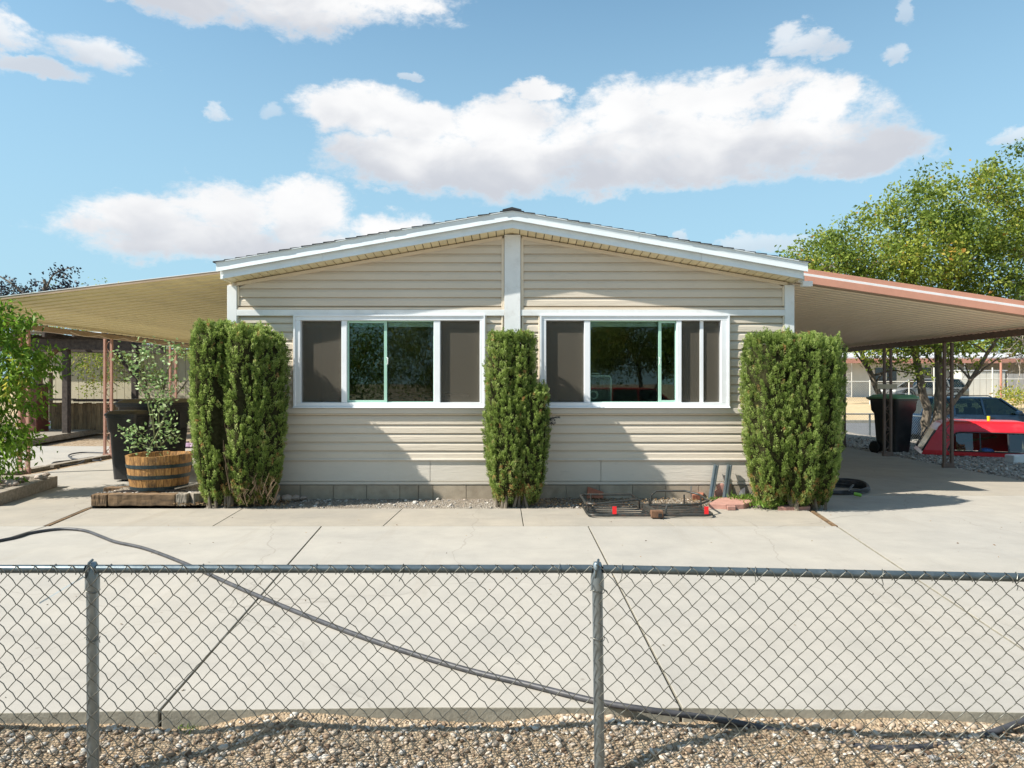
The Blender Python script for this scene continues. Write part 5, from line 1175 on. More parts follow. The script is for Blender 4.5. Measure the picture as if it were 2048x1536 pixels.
# two metal channels leaning on the foundation
for i, (px0, px1) in enumerate(((1421, 1432.5), (1449.5, 1459))):
    a = P(px0, 996, 8.36); a.z = .03; b_ = P(px1, 930, 8.50)
    t_ = (b_-a).normalized(); r_ = t_.cross(Vector((0, -1, 0))).normalized(); u_ = t_.cross(r_)
    prof = [(-.030, -.012), (-.030, .014), (-.012, .016), (-.009, -.004), (.009, -.004), (.012, .016), (.030, .014), (.030, -.012), (.026, -.012), (.026, .010), (.014, .011), (.012, -.009), (-.012, -.009), (-.014, .011), (-.026, .010), (-.026, -.012)]
    rings = [[p + r_*q[0] - u_*q[1] for q in prof] for p in (a, b_)]
    o = MB().loft(rings).build('metal_channel', MT['galv']); o = setorigin(o, a)
    tag(o, ('left', 'right')[i] + ' one of two galvanised metal channels leaning on the foundation', 'metal channel', 'two metal channels leaning on the foundation')
def rock(name, c, s, label, mat='rock', flat=.7, cat='rock', group=None):
    o = rock_mesh(c, s, flat).build(name, MT[mat], bevel=.008*s/.1); setorigin(o, c); tag(o, label, cat, group); return o
g_r = 'rocks in the bed right of the left juniper'
rock('rock', (*P(546, 997, 8.3)[:2], .055), .11, 'largest angular grey pink rock beside the left juniper', group=g_r)
rock('rock', (*P(574, 997, 8.35)[:2], .05), .072, 'grey rock second from the left juniper', group=g_r)
rock('rock', (*P(590, 997, 8.38)[:2], .05), .055, 'small brown rock third from the left juniper', 'rock', group=g_r)
rock('rock', (*P(606, 997, 8.4)[:2], .045), .06, 'flat grey rock fourth from the left juniper', group=g_r, flat=.4)
rock('rock', (*G(1252, 1436, -.06)[:2], -.035), .033, 'reddish brown rock on the gravel right of the middle fence post', 'rock')
rock('rock', (*G(545, 1422, -.02)[:2], -.02), .016, 'dark pointed pebble on the gravel against the slab edge', 'darkwood')
def slabpiece(name, pts, z0, z1, mat, label, cat, group=None):
    o = MB().prism([(p[0]+random.uniform(-.006, .006), p[1]+random.uniform(-.006, .006)) for p in pts], 'z', z0, z1).build(name, MT[mat], bevel=.006); c = (sum(p[0] for p in pts)/len(pts), sum(p[1] for p in pts)/len(pts), z0); setorigin(o, c); tag(o, label, cat, group)
gp = lambda px, py: tuple(G(px, py)[:2])
slabpiece('paver', [gp(1418, 1017), gp(1452, 1019), gp(1488, 1018), gp(1515, 1010), gp(1480, 1003), gp(1440, 1004)], -.01, .055, 'paver', 'large pink flagstone at the right end of the cargo rack', 'paving stone')
slabpiece('paver', [gp(1455, 1021), gp(1472, 1021), gp(1468, 1014), gp(1450, 1014)], .0, .045, 'paver', 'small broken pink paver in front of the large flagstone', 'paving stone')
slabpiece('paver', [gp(1556, 1021), gp(1600, 1021), gp(1620, 1020), gp(1616, 1014), gp(1565, 1013)], -.01, .04, 'paver', 'flat pink paver at the foot of the right juniper', 'paving stone')
slabpiece('brick', [gp(1384, 1004), gp(1406, 1003), gp(1408, 996), gp(1386, 996)], .02, .085, 'brick', 'orange red brick behind the cargo rack', 'brick')
slabpiece('brick', [gp(1614, 1015), gp(1626, 1014), gp(1622, 1000), gp(1610, 1001)], .0, .10, 'paver', 'pink brick standing against the right juniper roots', 'brick')
a = P(1189, 988, 8.42); o = MB().add([(a.x-.09, 8.45, .03), (a.x+.11, 8.45, .03), (a.x+.115, 8.47, .10), (a.x-.07, 8.49, .16), (a.x-.09, 8.50, .03), (a.x+.11, 8.50, .03), (a.x+.115, 8.52, .10), (a.x-.07, 8.54, .16)], [(0,1,2,3), (7,6,5,4), (0,4,5,1), (1,5,6,2), (2,6,7,3), (3,7,4,0)]).build('brick', MT['brick']); setorigin(o, (a.x, 8.48, .03)); tag(o, 'dark red brick leaning on the foundation blocks behind the rack', 'brick')
# scalloped edging stone leaning
c = P(1446, 981, 8.44); m_ = MB(); pts = []
for cx_, cz_, r_, a0, a1 in ((-.045, -.035, .045, 150, 330), (.02, -.06, .03, 240, 300), (.06, .03, .03, -60, 60), (.0, .055, .05, 50, 200), (-.05, .015, .04, 130, 220)):
    pass
pts = [(c.x+x_, c.z+z_) for x_, z_ in ((-.09, -.10), (.03, -.10), (.06, -.02), (.10, .07), (.06, .085), (.03, .06), (.0, .085), (-.05, .08), (-.075, .045), (-.055, .01), (-.09, .0), (-.115, -.04))]
o = m_.prism(pts, 'y', 8.44, 8.48).build('edging_stone', MT['paver'], bevel=.01); setorigin(o, (c.x, 8.46, c.z-.1)); tag(o, 'pink scalloped edging stone leaning behind the right metal channel', 'edging stone')
a = P(1382, 985, 8.5); tag(setorigin(MB().box(a.x-.006, a.x+.006, 8.49, 8.51, .03, .17).build('metal_stake', MT['galv']), (a.x, 8.5, .03)), 'thin upright metal stake against the foundation behind the rack', 'stake')
c = P(1490, 990, 8.4); V_ = [(c.x-.10, 8.42, .03), (c.x+.0, 8.38, .05), (c.x+.10, 8.42, .04), (c.x-.03, 8.46, .13), (c.x+.05, 8.47, .10), (c.x+.02, 8.46, .16)]
o = MB().add(V_ + [(v[0]+.004, v[1]+.012, v[2]+.004) for v in V_], [(0,1,3), (1,5,3), (1,4,5), (1,2,4), (6,9,7), (7,9,11), (7,11,10), (7,10,8), (0,6,7,1), (1,7,8,2), (2,8,10,4), (4,10,11,5), (5,11,9,3), (3,9,6,0)]).build('plastic_scrap', MT['bin_black']); setorigin(o, (c.x, 8.42, .03)); tag(o, 'torn black plastic scrap beside the right juniper', 'plastic scrap')
tag(MB().tube(smooth_path([P(1500, 988, 8.3), P(1512, 975, 8.35), P(1520, 962, 8.4)]), .006, 5).build('black_tube', MT['hose'], smooth=True), 'short black drip tube rising behind the right juniper', 'tube')
# weeds
def weed(c, n, s, label, m='weed', cat='weed', group=None):
    c = Vector(c); p = np.array(c)+RNG.normal(size=(n, 3))*np.array([s*.5, s*.35, .0]); d = RNG.normal(size=(n, 3))*.7+np.array([0, 0, .9])
    p[:, 2] = c.z + np.abs(RNG.normal(size=n))*s*.12
    V, Fq = leaves(p, d, RNG.uniform(.4, 1, n)*s*.5, RNG.uniform(.5, 1, n)*s*.09); o = npmesh('weed', V - np.array(c), Fq, MT[m], tint=RNG.random(n)*.75); o.location = c; tag(o, label, cat, group, 'stuff' if 'flowers' in label else None)
wg = 'small weeds in the front gravel'
def fw(px, py, n, s, label):
    z = -.06 - .06*max(0, (py-1420))/90
    weed(G(px, py, z), n, s, label, group=wg)
fw(383, 1462, 150, .055, 'bright green weed in the gravel right of the left fence post'); fw(655, 1448, 120, .06, 'dark green grassy weed in the gravel left of centre'); fw(640, 1470, 120, .07, 'low spreading weed below the grassy one left of centre')
fw(960, 1468, 170, .06, 'bright green weed in the gravel left of the middle fence post'); fw(1275, 1442, 70, .03, 'tiny weed beside the reddish rock'); fw(1160, 1522, 90, .035, 'small weed at the bottom left of the middle fence post')
fw(1795, 1484, 120, .05, 'weed growing beside the pipe bend on the right'); fw(1730, 1507, 110, .05, 'weed in front of the pipe bend on the right'); fw(1880, 1444, 60, .04, 'little weed against the slab edge on the far right'); fw(515, 1425, 60, .05, 'upright weed stalks against the slab edge on the left')
weed(G(1535, 1012, .03), 420, .18, 'pale green grass tuft in front of the right juniper', group='grass tufts at the right juniper'); weed(G(1490, 1000, .04), 300, .16, 'green grass tuft beside the black scrap', group='grass tufts at the right juniper'); weed(G(1434, 1000, .03), 160, .09, 'small yellow flowers beside the metal channels', group=None)
# dry leaf litter
n = 1600; x = np.concatenate([RNG.uniform(.2, 3.5, n//2), RNG.uniform(-3.9, -2.6, n//2)]); y = RNG.uniform(7.95, 8.45, n); V, Fq = leaves(np.stack([x, y, np.full(n, .035)], 1), RNG.normal(size=(n, 3))*np.array([1, 1, .2]), .03, .014)
MT['litter'] = leafmat('leaf_litter', [(0, (.07, .045, .025)), (.5, (.22, .13, .06)), (1, (.40, .30, .17))], .1)
tag(npmesh('leaf_litter', V, Fq, MT['litter'], tint=RNG.random(n)), 'dry brown leaf litter in the planting bed under the shrubs', 'leaf litter', kind='stuff')
n = 170; x = RNG.uniform(-5, 7, n); y = RNG.uniform(3.1, 7.9, n); V, Fq = leaves(np.stack([x, y, np.full(n, .004)], 1), RNG.normal(size=(n, 3))*np.array([1, 1, .1]), RNG.uniform(.008, .03, n), RNG.uniform(.004, .012, n))
tag(npmesh('dry_leaf_bits', V, Fq, MT['litter'], tint=RNG.random(n)), 'dry leaf bits and twigs blown over the pale slab', 'leaf litter', kind='stuff')
# hanging ornament by the middle shrub
oc = P(1074, 780, 8.46); orn = thing('hanging_ornament', (oc.x, 8.46, oc.z-.1), 'small red and amber hanging ornament on the wall between shrub and right window', 'ornament')
MB().lathe([(0, -.09), (.03, -.085), (.038, -.05), (.028, -.015), (.018, -.01), (0, -.01)], oc, 14).build('red_bulb', MT['redglass'], orn, smooth=True)
MB().lathe([(.0, -.008), (.032, -.005), (.035, .035), (.02, .05), (0, .052)], oc, 14).build('amber_top', MT['amber'], orn, smooth=True)
MB().tube([(oc.x, 8.46, oc.z+.05), (oc.x, 8.47, oc.z+.12), (oc.x, 8.545, oc.z+.13)], .0025, 5).build('hook', MT['blackplastic'], orn)

# ---------------------------------------------------------------- camper shell
cs = thing('camper_shell', (7.40, 12.62, 0), 'red pickup camper shell with side window sitting on the gravel by the carport', 'camper shell')
X0, X1, Y0, Y1 = 7.40, 9.42, 12.62, 14.1; ZB, ZT = .02, .775
def csring(z, i, l): # plan ring at height z, inset i on sides, l at left, with rounded corners
    a, b, c, d = X0+l, X1-i*.8, Y0+i, Y1-i; r = .06
    pts = []
    for cx_, cy_, a0 in ((b-r, d-r, 0), (a+r, d-r, 90), (a+r, c+r, 180), (b-r, c+r, 270)):
        for k in range(4): q = math.radians(a0+30*k); pts.append((cx_+r*math.cos(q), cy_+r*math.sin(q), z))
    return pts
# shell with a side opening: build panels
def sideline(z): # y of near side at height
    return Y0 + np.interp(z, [ZB, .12, .55, .68, ZT], [0, .0, .10, .20, .32])
def leftline(z): return X0 + np.interp(z, [ZB, .55, .70, ZT], [0, .26, .36, .50])
def rightline(z): return X1 - np.interp(z, [ZB, .50, .65, ZT], [0, .10, .2, .42])
MB().loft([csring(.56, .10, .28), csring(.64, .15, .32), csring(.72, .22, .39), csring(ZT-.01, .32, .50), csring(ZT, .42, .60)]).build('roof', MT['redpaint'], cs, smooth=True)
wx0, wx1, wz0, wz1 = 7.86, 9.20, .12, .53
def panel(poly_xz, name, mat, yoff=0.0, parent=cs, th=.02):
    vs = [(x_, sideline(z_)+yoff, z_) for x_, z_ in poly_xz] + [(x_, sideline(z_)+yoff+th, z_) for x_, z_ in poly_xz]; n = len(poly_xz)
    return MB().add(vs, [tuple(range(n)), tuple(range(n, 2*n))[::-1]] + [(i, n+i, n+(i+1) % n, (i+1) % n) for i in range(n)]).build(name, MT[mat], parent)
panel([(leftline(ZB), ZB), (X1, ZB), (rightline(wz0), wz0), (leftline(wz0), wz0)], 'lower_side', 'redpaint')
panel([(leftline(wz1), wz1), (rightline(wz1), wz1), (rightline(.57), .57), (leftline(.57), .57)], 'upper_side', 'redpaint')
panel([(leftline(wz0), wz0), (wx0, wz0), (wx0+.14, wz1), (leftline(wz1), wz1)], 'side_pillar', 'redpaint')
panel([(wx1, wz0), (rightline(wz0), wz0), (rightline(wz1), wz1), (wx1-.02, wz1)], 'side_pillar', 'redpaint')
fr = MB(); q = [(wx0, wz0+.02), (wx0+.05, wz0), (wx1-.04, wz0), (wx1, wz0+.05), (wx1-.02, wz1-.05), (wx1-.08, wz1), (wx0+.2, wz1), (wx0+.12, wz1-.04)]
fr.tube([(a_, sideline(b_)-.006, b_) for a_, b_ in q], .014, 6, closed=True); wnd = fr.build('side_window', MT['blackplastic'], cs, smooth=True)
for a_, b_ in ((wx0+.14, wx0+.42), (8.86, wx1-.04)): panel([(a_, wz0+.01), (b_, wz0+.01), (b_, wz1-.01), (a_, wz1-.01)], 'glass_pane', 'capglass', .004, wnd, .004)
for a_ in (8.40, 8.85): panel([(a_-.012, wz0), (a_+.012, wz0), (a_+.012, wz1), (a_-.012, wz1)], 'mullion', 'blackplastic', -.004, wnd, .012)
# end wall (left, rear hatch) and right end, far side
def endpanel(xf, zs_, name, mat, off=0.0, y_in=(.0, .0)):
    z0_, z1_ = zs_
    a = [(xf(z0_)+off, sideline(z0_)+y_in[0], z0_), (xf(z0_)+off, Y0+Y1-sideline(z0_)-y_in[1], z0_), (xf(z1_)+off, Y0+Y1-sideline(z1_)-y_in[1], z1_), (xf(z1_)+off, sideline(z1_)+y_in[0], z1_)]
    b_ = [(p[0]+.02, p[1], p[2]) for p in a]
    return MB().add(a+b_, [(0,1,2,3), (7,6,5,4), (0,4,5,1), (1,5,6,2), (2,6,7,3), (3,7,4,0)]).build(name, MT[mat], cs)
endpanel(leftline, (ZB, .09), 'rear_sill', 'redpaint'); endpanel(leftline, (.092, .56), 'rear_glass', 'darkglass', .01, (.08, .08))
for yy in (Y0+.03, Y0+.12, Y1-.08): MB().bar((leftline(.09)-.006, yy, .09), (leftline(.56)-.006, yy+.08, .56), .035, .02).build('rear_frame', MT['blackplastic'], cs)
endpanel(rightline, (ZB, .57), 'front_panel', 'redpaint', -.02)
MB().box(X0+.3, X1-.1, Y1-.13, Y1-.11, ZB, .56).build('far_side', MT['redpaint'], cs)
cs.location = (8.12, 13.9, 0); cs.rotation_euler = (0, 0, math.radians(-25)); cs.scale = (1, 1, .88)
def cst(x, y, z): q = Matrix.Rotation(math.radians(-25), 3, 'Z') @ Vector((x-7.40, y-12.62, 0)); return (8.12+q.x, 13.9+q.y, z*.88)
cup = Vector(cst(8.62, 13.2, ZT)); ZT = cup.z; o = MB().lathe([(.026, 0), (.03, .09), (.0, .09)], (cup.x, cup.y, ZT), 14).build('cup', MT['yellow'], smooth=True); setorigin(o, (cup.x, cup.y, ZT)); tag(o, 'yellow plastic cup on top of the red camper shell', 'cup')
o = MB().lathe([(.0, .16), (.10, .14), (.16, .06), (.17, .0), (0, .0)], cst(8.55, 13.0, 0), 14).build('tarp_bundle', MT['bluetarp'], smooth=True); setorigin(o, cst(8.55, 13.0, 0)); tag(o, 'blue bundle inside the red camper shell window', 'bundle')
o = MB().bar(cst(8.2, 13.3, .28), cst(8.75, 13.2, .42), .1, .04).build('wood_plank', MT['board']); setorigin(o, cst(8.5, 13.25, .3)); tag(o, 'brown wooden plank inside the red camper shell', 'plank')
o = MB().box(9.0, 9.45, 12.55, 12.8, -.02, .13).build('storage_tub', MT['tub'], bevel=.02); setorigin(o, (9.22, 12.67, -.02)); tag(o, 'pale plastic tub half buried in gravel before the camper shell', 'tub')

# ---------------------------------------------------------------- cars
def car(name, loc, label, paint, rz=0, Lc=4.6, W=1.76, Hc=1.45, rails=True):
    t = thing(name, loc, label, 'car', None, rz); k = Lc/4.6; L0 = dict(local=True)
    hw = W/2
    def sec(x, zb, zt, w):
        return [(x, -w*.92, zb), (x, -w, zb+.12), (x, -w*1.0, zt-.16), (x, -w*.95, zt-.03), (x, -w*.85, zt), (x, w*.85, zt), (x, w*.95, zt-.03), (x, w, zt-.16), (x, w, zb+.12), (x, w*.92, zb)]
    xs = [(-2.28, .38, .86, .80), (-2.2, .25, .93, .95), (-1.9, .2, .96, 1), (-1.0, .18, .95, 1), (.6, .18, .93, 1), (1.1, .18, .91, 1), (1.6, .2, .84, .99), (2.05, .25, .74, .93), (2.25, .32, .62, .80)]
    MB().loft([sec(x*k, a, b_*Hc/1.5, hw*w_) for x, a, b_, w_ in xs]).build('body', paint, t, True, **L0)
    zb_ = .92*Hc/1.5; zt_ = Hc
    roofx = (-1.75*k, .38*k); basx = (-2.12*k, 1.12*k); wr = hw*.72; wb_ = hw*.94
    rings = [[(roofx[0]-.02, -wr, zt_-.06), (roofx[1]+.1, -wr, zt_-.06), (roofx[1]+.1, wr, zt_-.06), (roofx[0]-.02, wr, zt_-.06)], [(roofx[0]+.02, -wr*.97, zt_-.02), (roofx[1]-.02, -wr*.97, zt_-.02), (roofx[1]-.02, wr*.97, zt_-.02), (roofx[0]+.02, wr*.97, zt_-.02)], [(roofx[0]+.2, -wr*.8, zt_), (roofx[1]-.25, -wr*.8, zt_), (roofx[1]-.25, wr*.8, zt_), (roofx[0]+.2, wr*.8, zt_)]]
    MB().loft(rings).build('roof', paint, t, **L0)
    px_ = [(basx[0], roofx[0]), (-1.05*k, -1.0*k), (-.12*k, -.12*k), (basx[1], roofx[1]+.08)]
    for sy in (-1, 1):
        for a, b_ in px_: MB().bar((a, sy*wb_, zb_-.03), (b_, sy*wr, zt_-.05), .06, .05, (1, 0, 0)).build('pillar', paint, t, **L0)
    for sy in (-1, 1):
        for i in range(3):
            (a, b_), (c_, d_) = px_[i], px_[i+1]
            vs = [(a, sy*wb_, zb_-.02), (c_, sy*wb_, zb_-.02), (d_, sy*wr, zt_-.055), (b_, sy*wr, zt_-.055)]
            MB().add(vs + [(v[0], v[1]-sy*.006, v[2]) for v in vs], [(0,1,2,3), (7,6,5,4), (0,4,5,1), (1,5,6,2), (2,6,7,3), (3,7,4,0)]).build('side_window', MT['carglass'], t, **L0)
    for nm, a, b_, o_ in (('windscreen', basx[1], roofx[1]+.08, 1), ('rear_window', basx[0], roofx[0], -1)):
        vs = [(a, -wb_, zb_-.02), (a, wb_, zb_-.02), (b_, wr, zt_-.055), (b_, -wr, zt_-.055)]
        MB().add(vs + [(v[0]-o_*.006, v[1], v[2]) for v in vs], [(0,1,2,3), (7,6,5,4), (0,4,5,1), (1,5,6,2), (2,6,7,3), (3,7,4,0)]).build(nm, MT['carglass'], t, **L0)
    for sy in (-1, 1):
        for xx in (-1.38*k, 1.42*k):
            wh = MB().lathe([(0, -.09), (.24, -.09), (.31, -.08), (.33, -.05), (.33, .05), (.31, .08), (.24, .09), (0, .09)], (xx, sy*(hw-.08), .33), 24, 'y').build('wheel', MT['rubber'], t, True, **L0)
            MB().lathe([(0, -.10), (.06, -.105), (.19, -.095), (.20, -.085), (.20, .085), (.19, .095), (.06, .105), (0, .10)], (xx, sy*(hw-.08), .33), 16, 'y').build('rim', MT['chrome'], wh, True, **L0)
            # arch
            ar = MB().tube([(xx+.38*math.cos(q), sy*(hw+.002), .33+.38*math.sin(q)) for q in np.linspace(0, math.pi, 13)], .035, 6).build('wheel_arch', MT['blackplastic'], t, True, **L0)
        MB().box(basx[1]-.35, basx[1]-.2, sy*hw*1.0 if sy > 0 else -hw*1.0-.16, hw*1.0+.16 if sy > 0 else -hw*1.0, zb_, zb_+.12).build('mirror', paint, t, bevel=.03, **L0)
        if rails: MB().tube([(roofx[0]+.15, sy*wr*.9, zt_-.01), (roofx[0]+.25, sy*wr*.9, zt_+.04), (roofx[1]-.25, sy*wr*.9, zt_+.04), (roofx[1]-.12, sy*wr*.9, zt_-.01)], .015, 6).build('roof_rail', MT['blackplastic'], t, True, **L0)
        MB().box(2.08*k, 2.16*k, sy*hw*.55 if sy > 0 else -hw*.9, hw*.9 if sy > 0 else -hw*.55, .56, .66).build('headlight', MT['decal'], t, bevel=.02, **L0)
        for xx in (-1.02*k, -.10*k): MB().box(xx+.1, xx+.25, sy*(hw+.0)-.008, sy*(hw+.0)+.008, .76, .79).build('door_handle', MT['blackplastic'], t, **L0)
    st = MB()
    for xx in (-.9*k, .1*k):
        for yy in (-.36, .36): st.box(xx, xx+.14, yy-.22, yy+.22, .5, zb_+.20); st.box(xx+.03, xx+.10, yy-.1, yy+.1, zb_+.21, zb_+.34)
    st.build('seats', MT['seat'], t, bevel=.03, **L0)
    MB().tube([(.72*k+.08*math.cos(q), -.36+.17*math.sin(q), zb_+.06+.10*math.cos(q)) for q in np.linspace(0, 2*math.pi, 16, endpoint=False)], .014, 6, closed=True).build('steering_wheel', MT['blackplastic'], t, True, **L0)
    return t
wag = car('parked_car', (15.1, 23.0, -.44), 'dark blue station wagon parked in the street beyond the right fence', MT['bluepaint'], 0, 4.7, 1.76, 1.44)
far = car('parked_car', (23.2, 39.5, .42), 'grey car parked before the far white house', MT['greypaint'], math.pi, 4.3, 1.75, 1.30, False)

# ---------------------------------------------------------------- far house across the street
fh = thing('far_house', (26, 43, .55), 'long low white house with salmon roof trim across the street', 'house')
MB().box(17.5, 27.3, 43, 49, .4, 2.86).build('wall', MT['farwhite'], fh)
MB().box(27.32, 46, 45.5, 49, .4, 2.86).build('wall', MT['farwhite'], fh)
MB().add([(16.8, 42, 2.93), (46, 42, 2.93), (46, 50, 3.55), (16.8, 50, 3.55), (16.8, 42, 3.02), (46, 42, 3.02), (46, 50, 3.65), (16.8, 50, 3.65)], [(0,3,2,1), (4,5,6,7), (0,1,5,4), (1,2,6,5), (2,3,7,6), (3,0,4,7)]).build('roof', MT['farroof'], fh)
MB().box(16.8, 46, 41.9, 41.98, 2.66, 2.94).build('roof_trim', MT['fartrim'], fh)
for x_ in (22.3, 25.1): 
    w_ = MB().box(x_, x_+1.3, 42.95, 42.99, 1.5, 2.4).build('window', MT['darkglass'], fh); MB().box(x_+.62, x_+.68, 42.92, 42.949, 1.5, 2.4).build('mullion', MT['farwhite'], w_)
for x_ in (20.2, 27.0, 33.0): lattice_post(fh, x_, 42.1, .45, 2.65, 'farwhite', None, .5)
MB().box(17.4, 46, 42.6, 42.9, .35, .62).build('plinth', MT['fargrey'], fh)
# white shed doors / fence panels at right
sh = thing('white_shed', (29.5, 41, .5), 'white panelled shed front beyond the street at the right', 'shed')
xa, xb = wx_(1922, 41), wx_(2012, 41)
MB().box(xa, xb, 41.05, 42, .45, wz_(742, 41)).build('wall', MT['farwhite'], sh)
for k in range(7): a_ = xa+.03+(xb-xa-.06)*k/7; MB().box(a_, a_+(xb-xa-.06)/7-.03, 41.0, 41.045, .5, wz_(744, 41)).build('panel', MT['farwhite'], sh)
MB().box(xa-.05, xb+.05, 40.95, 42.05, wz_(742, 41)+.002, wz_(740, 41)).build('roof', MT['farroof'], sh)
gf = thing('panel_fence', (33, 40.5, .5), 'grey board fence right of the white shed', 'fence')
xa = wx_(2014, 40.6)
for k in range(18): MB().box(xa+k*.34, xa+k*.34+.32, 40.55, 40.6, .42, wz_(747, 40.6)+random.uniform(-.02, .02)).build('fence_board', MT['fargrey'], gf)
ff = thing('chain_link_fence', (25, 38.5, .5), 'tall chain link fence in front of the far white house', 'fence')
for px in (1740, 1818, 1868, 1985): x_ = wx_(px, 38.5); MB().tube([(x_, 38.5, .2), (x_, 38.5, wz_(735 if px > 1860 else 760, 38.5))], .035, 8).build('post', MT['farwhite'], ff)
MB().tube([(wx_(1690, 38.5), 38.5, wz_(763, 38.5)), (wx_(1870, 38.5), 38.5, wz_(763, 38.5))], .025, 6).build('rail', MT['farwhite'], ff); MB().tube([(wx_(1920, 38.5), 38.5, wz_(758, 38.5)), (wx_(2100, 38.5), 38.5, wz_(758, 38.5))], .025, 6).build('rail', MT['farwhite'], ff)
chain_fabric(straight((wx_(1690, 38.5), 38.5), (wx_(1925, 38.5), 38.5)), .45, wz_(763, 38.5), .13, .006, 3, False, parent=ff, mat='galv', knuckle=False)
pp = MB().tube([(wx_(2002, 38), 38, .4), (wx_(2002, 38), 38, 2.7)], .06, 8).build('pole', MT['fartrim']); setorigin(pp, (wx_(2002, 38), 38, .4)); tag(pp, 'salmon painted pole standing before the white shed', 'pole')
pos = RNG.normal(size=(500, 3))*np.array([.45, .4, .3])+np.array([wx_(2025, 37), 37, .8]); V, Fq = leaves(pos, RNG.normal(size=(500, 3)), .16, .08)
o = npmesh('bush', V, Fq, MT['treeleaf'], tint=np.clip(RNG.random(500)*.5+.5, 0, 1)); setorigin(o, (wx_(2025, 37), 37, .5)); tag(o, 'small yellow green bush before the grey board fence', 'bush')

# ---------------------------------------------------------------- left background: pergola, deck, fence, shed
dk = thing('timber_deck', (-13, 17, 0), 'low weathered timber deck under the dark pergola', 'deck')
for k in range(16):
    y0_ = 15.4 + k*.33; MB().add([(-16, y0_, .0), (-11.0+ (y0_-15.4)*-.18, y0_, .0), (-11.0+(y0_-15.4)*-.18, y0_+.31, .0), (-16, y0_+.31, .0), (-16, y0_, .14), (-11.0+(y0_-15.4)*-.18, y0_, .14), (-11.0+(y0_-15.4)*-.18, y0_+.31, .14), (-16, y0_+.31, .14)], [(0,3,2,1), (4,5,6,7), (0,1,5,4), (1,2,6,5), (2,3,7,6), (3,0,4,7)]).build('deck_board', MT['timber_grey'], dk)
pg = thing('pergola', (-11.6, 18.2, .1), 'dark brown wooden pergola with a rough beam and diagonal braces', 'pergola')
for x_, y_ in ((wx_(133, 18.2), 18.2), (wx_(90, 20.5)-.2, 20.5), (wx_(270, 20.5), 20.5), (-15.8, 18.2)): MB().box(x_-.075, x_+.075, y_-.075, y_+.075, .1, 2.42).build('post', MT['darkwood'], pg, bevel=.01)
MB().bar((-16, 18.1, 2.53), (wx_(266, 18.2), 18.1, 2.40), .12, .26).build('beam', MT['darkwood'], pg, bevel=.01)
MB().bar((-16, 20.5, 2.50), (wx_(330, 20.5), 20.5, 2.42), .12, .24).build('beam', MT['darkwood'], pg, bevel=.01)
for k in range(9): x_ = -15.6+k*.75; MB().bar((x_, 17.7, 2.66), (x_, 21, 2.62), .06, .12).build('rafter', MT['darkwood'], pg)
MB().bar((wx_(80, 18.2)-.1, 18.2, 1.75), (wx_(118, 18.2), 18.2, 2.35), .09, .09).build('brace', MT['timber'], pg)
MB().bar((wx_(235, 20.4), 20.4, 1.9+.45), (wx_(262, 20.4), 20.4, 1.75), .1, .1).build('brace', MT['darkwood'], pg)
cv = MB(); n = 30
for k in range(n): pass
cov = MB().add([(-16+6.0*i/24, 17.75, 2.74 + .03*math.sin(i*1.3)-.02*i/24) for i in range(25)] + [(-16+6.0*i/24, 19.6, 2.80 + .03*math.sin(i*1.3+1)) for i in range(25)], [(i, i+1, 26+i, 25+i) for i in range(24)])
sc_ = cov.build('cloth_cover', MT['tub'], pg, smooth=True)
lf = thing('board_fence', (-12, 19.6, .1), 'low brown board fence under the pergola', 'fence')
for k in range(18):
    a_ = wx_(104, 19.6) + k*.125
    MB().box(a_, a_+.118, 19.58, 19.60, .12+random.uniform(0, .01), wz_(806, 19.6)+random.uniform(-.015, .02)).build('board', MT['board'], lf)
MB().box(wx_(104, 19.5), wx_(150, 19.5), 19.40, 19.56, wz_(801, 19.5), wz_(797, 19.5)).build('top_cap', MT['timber_grey'], lf); MB().box(wx_(150, 19.5), wx_(250, 19.5), 19.42, 19.57, wz_(803, 19.5), wz_(798, 19.5)).build('top_cap', MT['darkwood'], lf)
cbn = thing('cabinet', (wx_(64, 18.6), 18.6, .14), 'dark red brown cabinet standing on the deck', 'cabinet')
MB().box(wx_(44, 18.6), wx_(78, 18.6), 18.5, 19.0, .14, wz_(773, 18.6)).build('body', MT['redcab'], cbn, bevel=.01); MB().box(wx_(42, 18.6), wx_(80, 18.6), 18.45, 19.05, wz_(773, 18.6)+.002, wz_(768, 18.6)).build('top', MT['darkwood'], cbn)
gtx0, gtx1 = wx_(82, 20), wx_(102, 20)
gt_ = thing('garden_gate', (gtx0, 20, .1), 'narrow mesh garden gate with a small red and white sign', 'gate')
for x_ in (gtx0, gtx1): MB().box(x_-.035, x_+.035, 19.97, 20.03, .1, wz_(745, 20)).build('gate_post', MT['board'], gt_)
for zz in (wz_(800, 20), wz_(857, 20), wz_(748, 20)): MB().box(gtx0, gtx1, 19.985, 20.015, zz-.03, zz+.03).build('gate_rail', MT['board'], gt_)
chain_fabric(straight((gtx0, 20.02), (gtx1, 20.02)), .15, wz_(750, 20), .075, .004, 3, False, parent=gt_, mat='galv', knuckle=False)
s_ = MB().box(wx_(86, 19.9), wx_(100, 19.9), 19.93, 19.94, wz_(857, 19.9), wz_(842, 19.9)).build('sign', MT['decal'], gt_); MB().box(wx_(87, 19.9), wx_(99, 19.9), 19.925, 19.9295, wz_(848, 19.9), wz_(845, 19.9)).build('sign_stripe', MT['red_refl'], s_)
sd = thing('cream_shed', (-11, 22.5, 0), 'cream outbuilding with a flat grey corrugated roof behind the left carport', 'shed')
MB().box(-15.0, -8.2, 22.3, 26, -.05, 2.52).build('wall', MT['farcream'], sd)
for k in range(28): a_ = -15+k*.243; MB().box(a_+.004, a_+.235, 22.272, 22.298, .0, 2.50).build('wall_panel', MT['farcream'], sd)
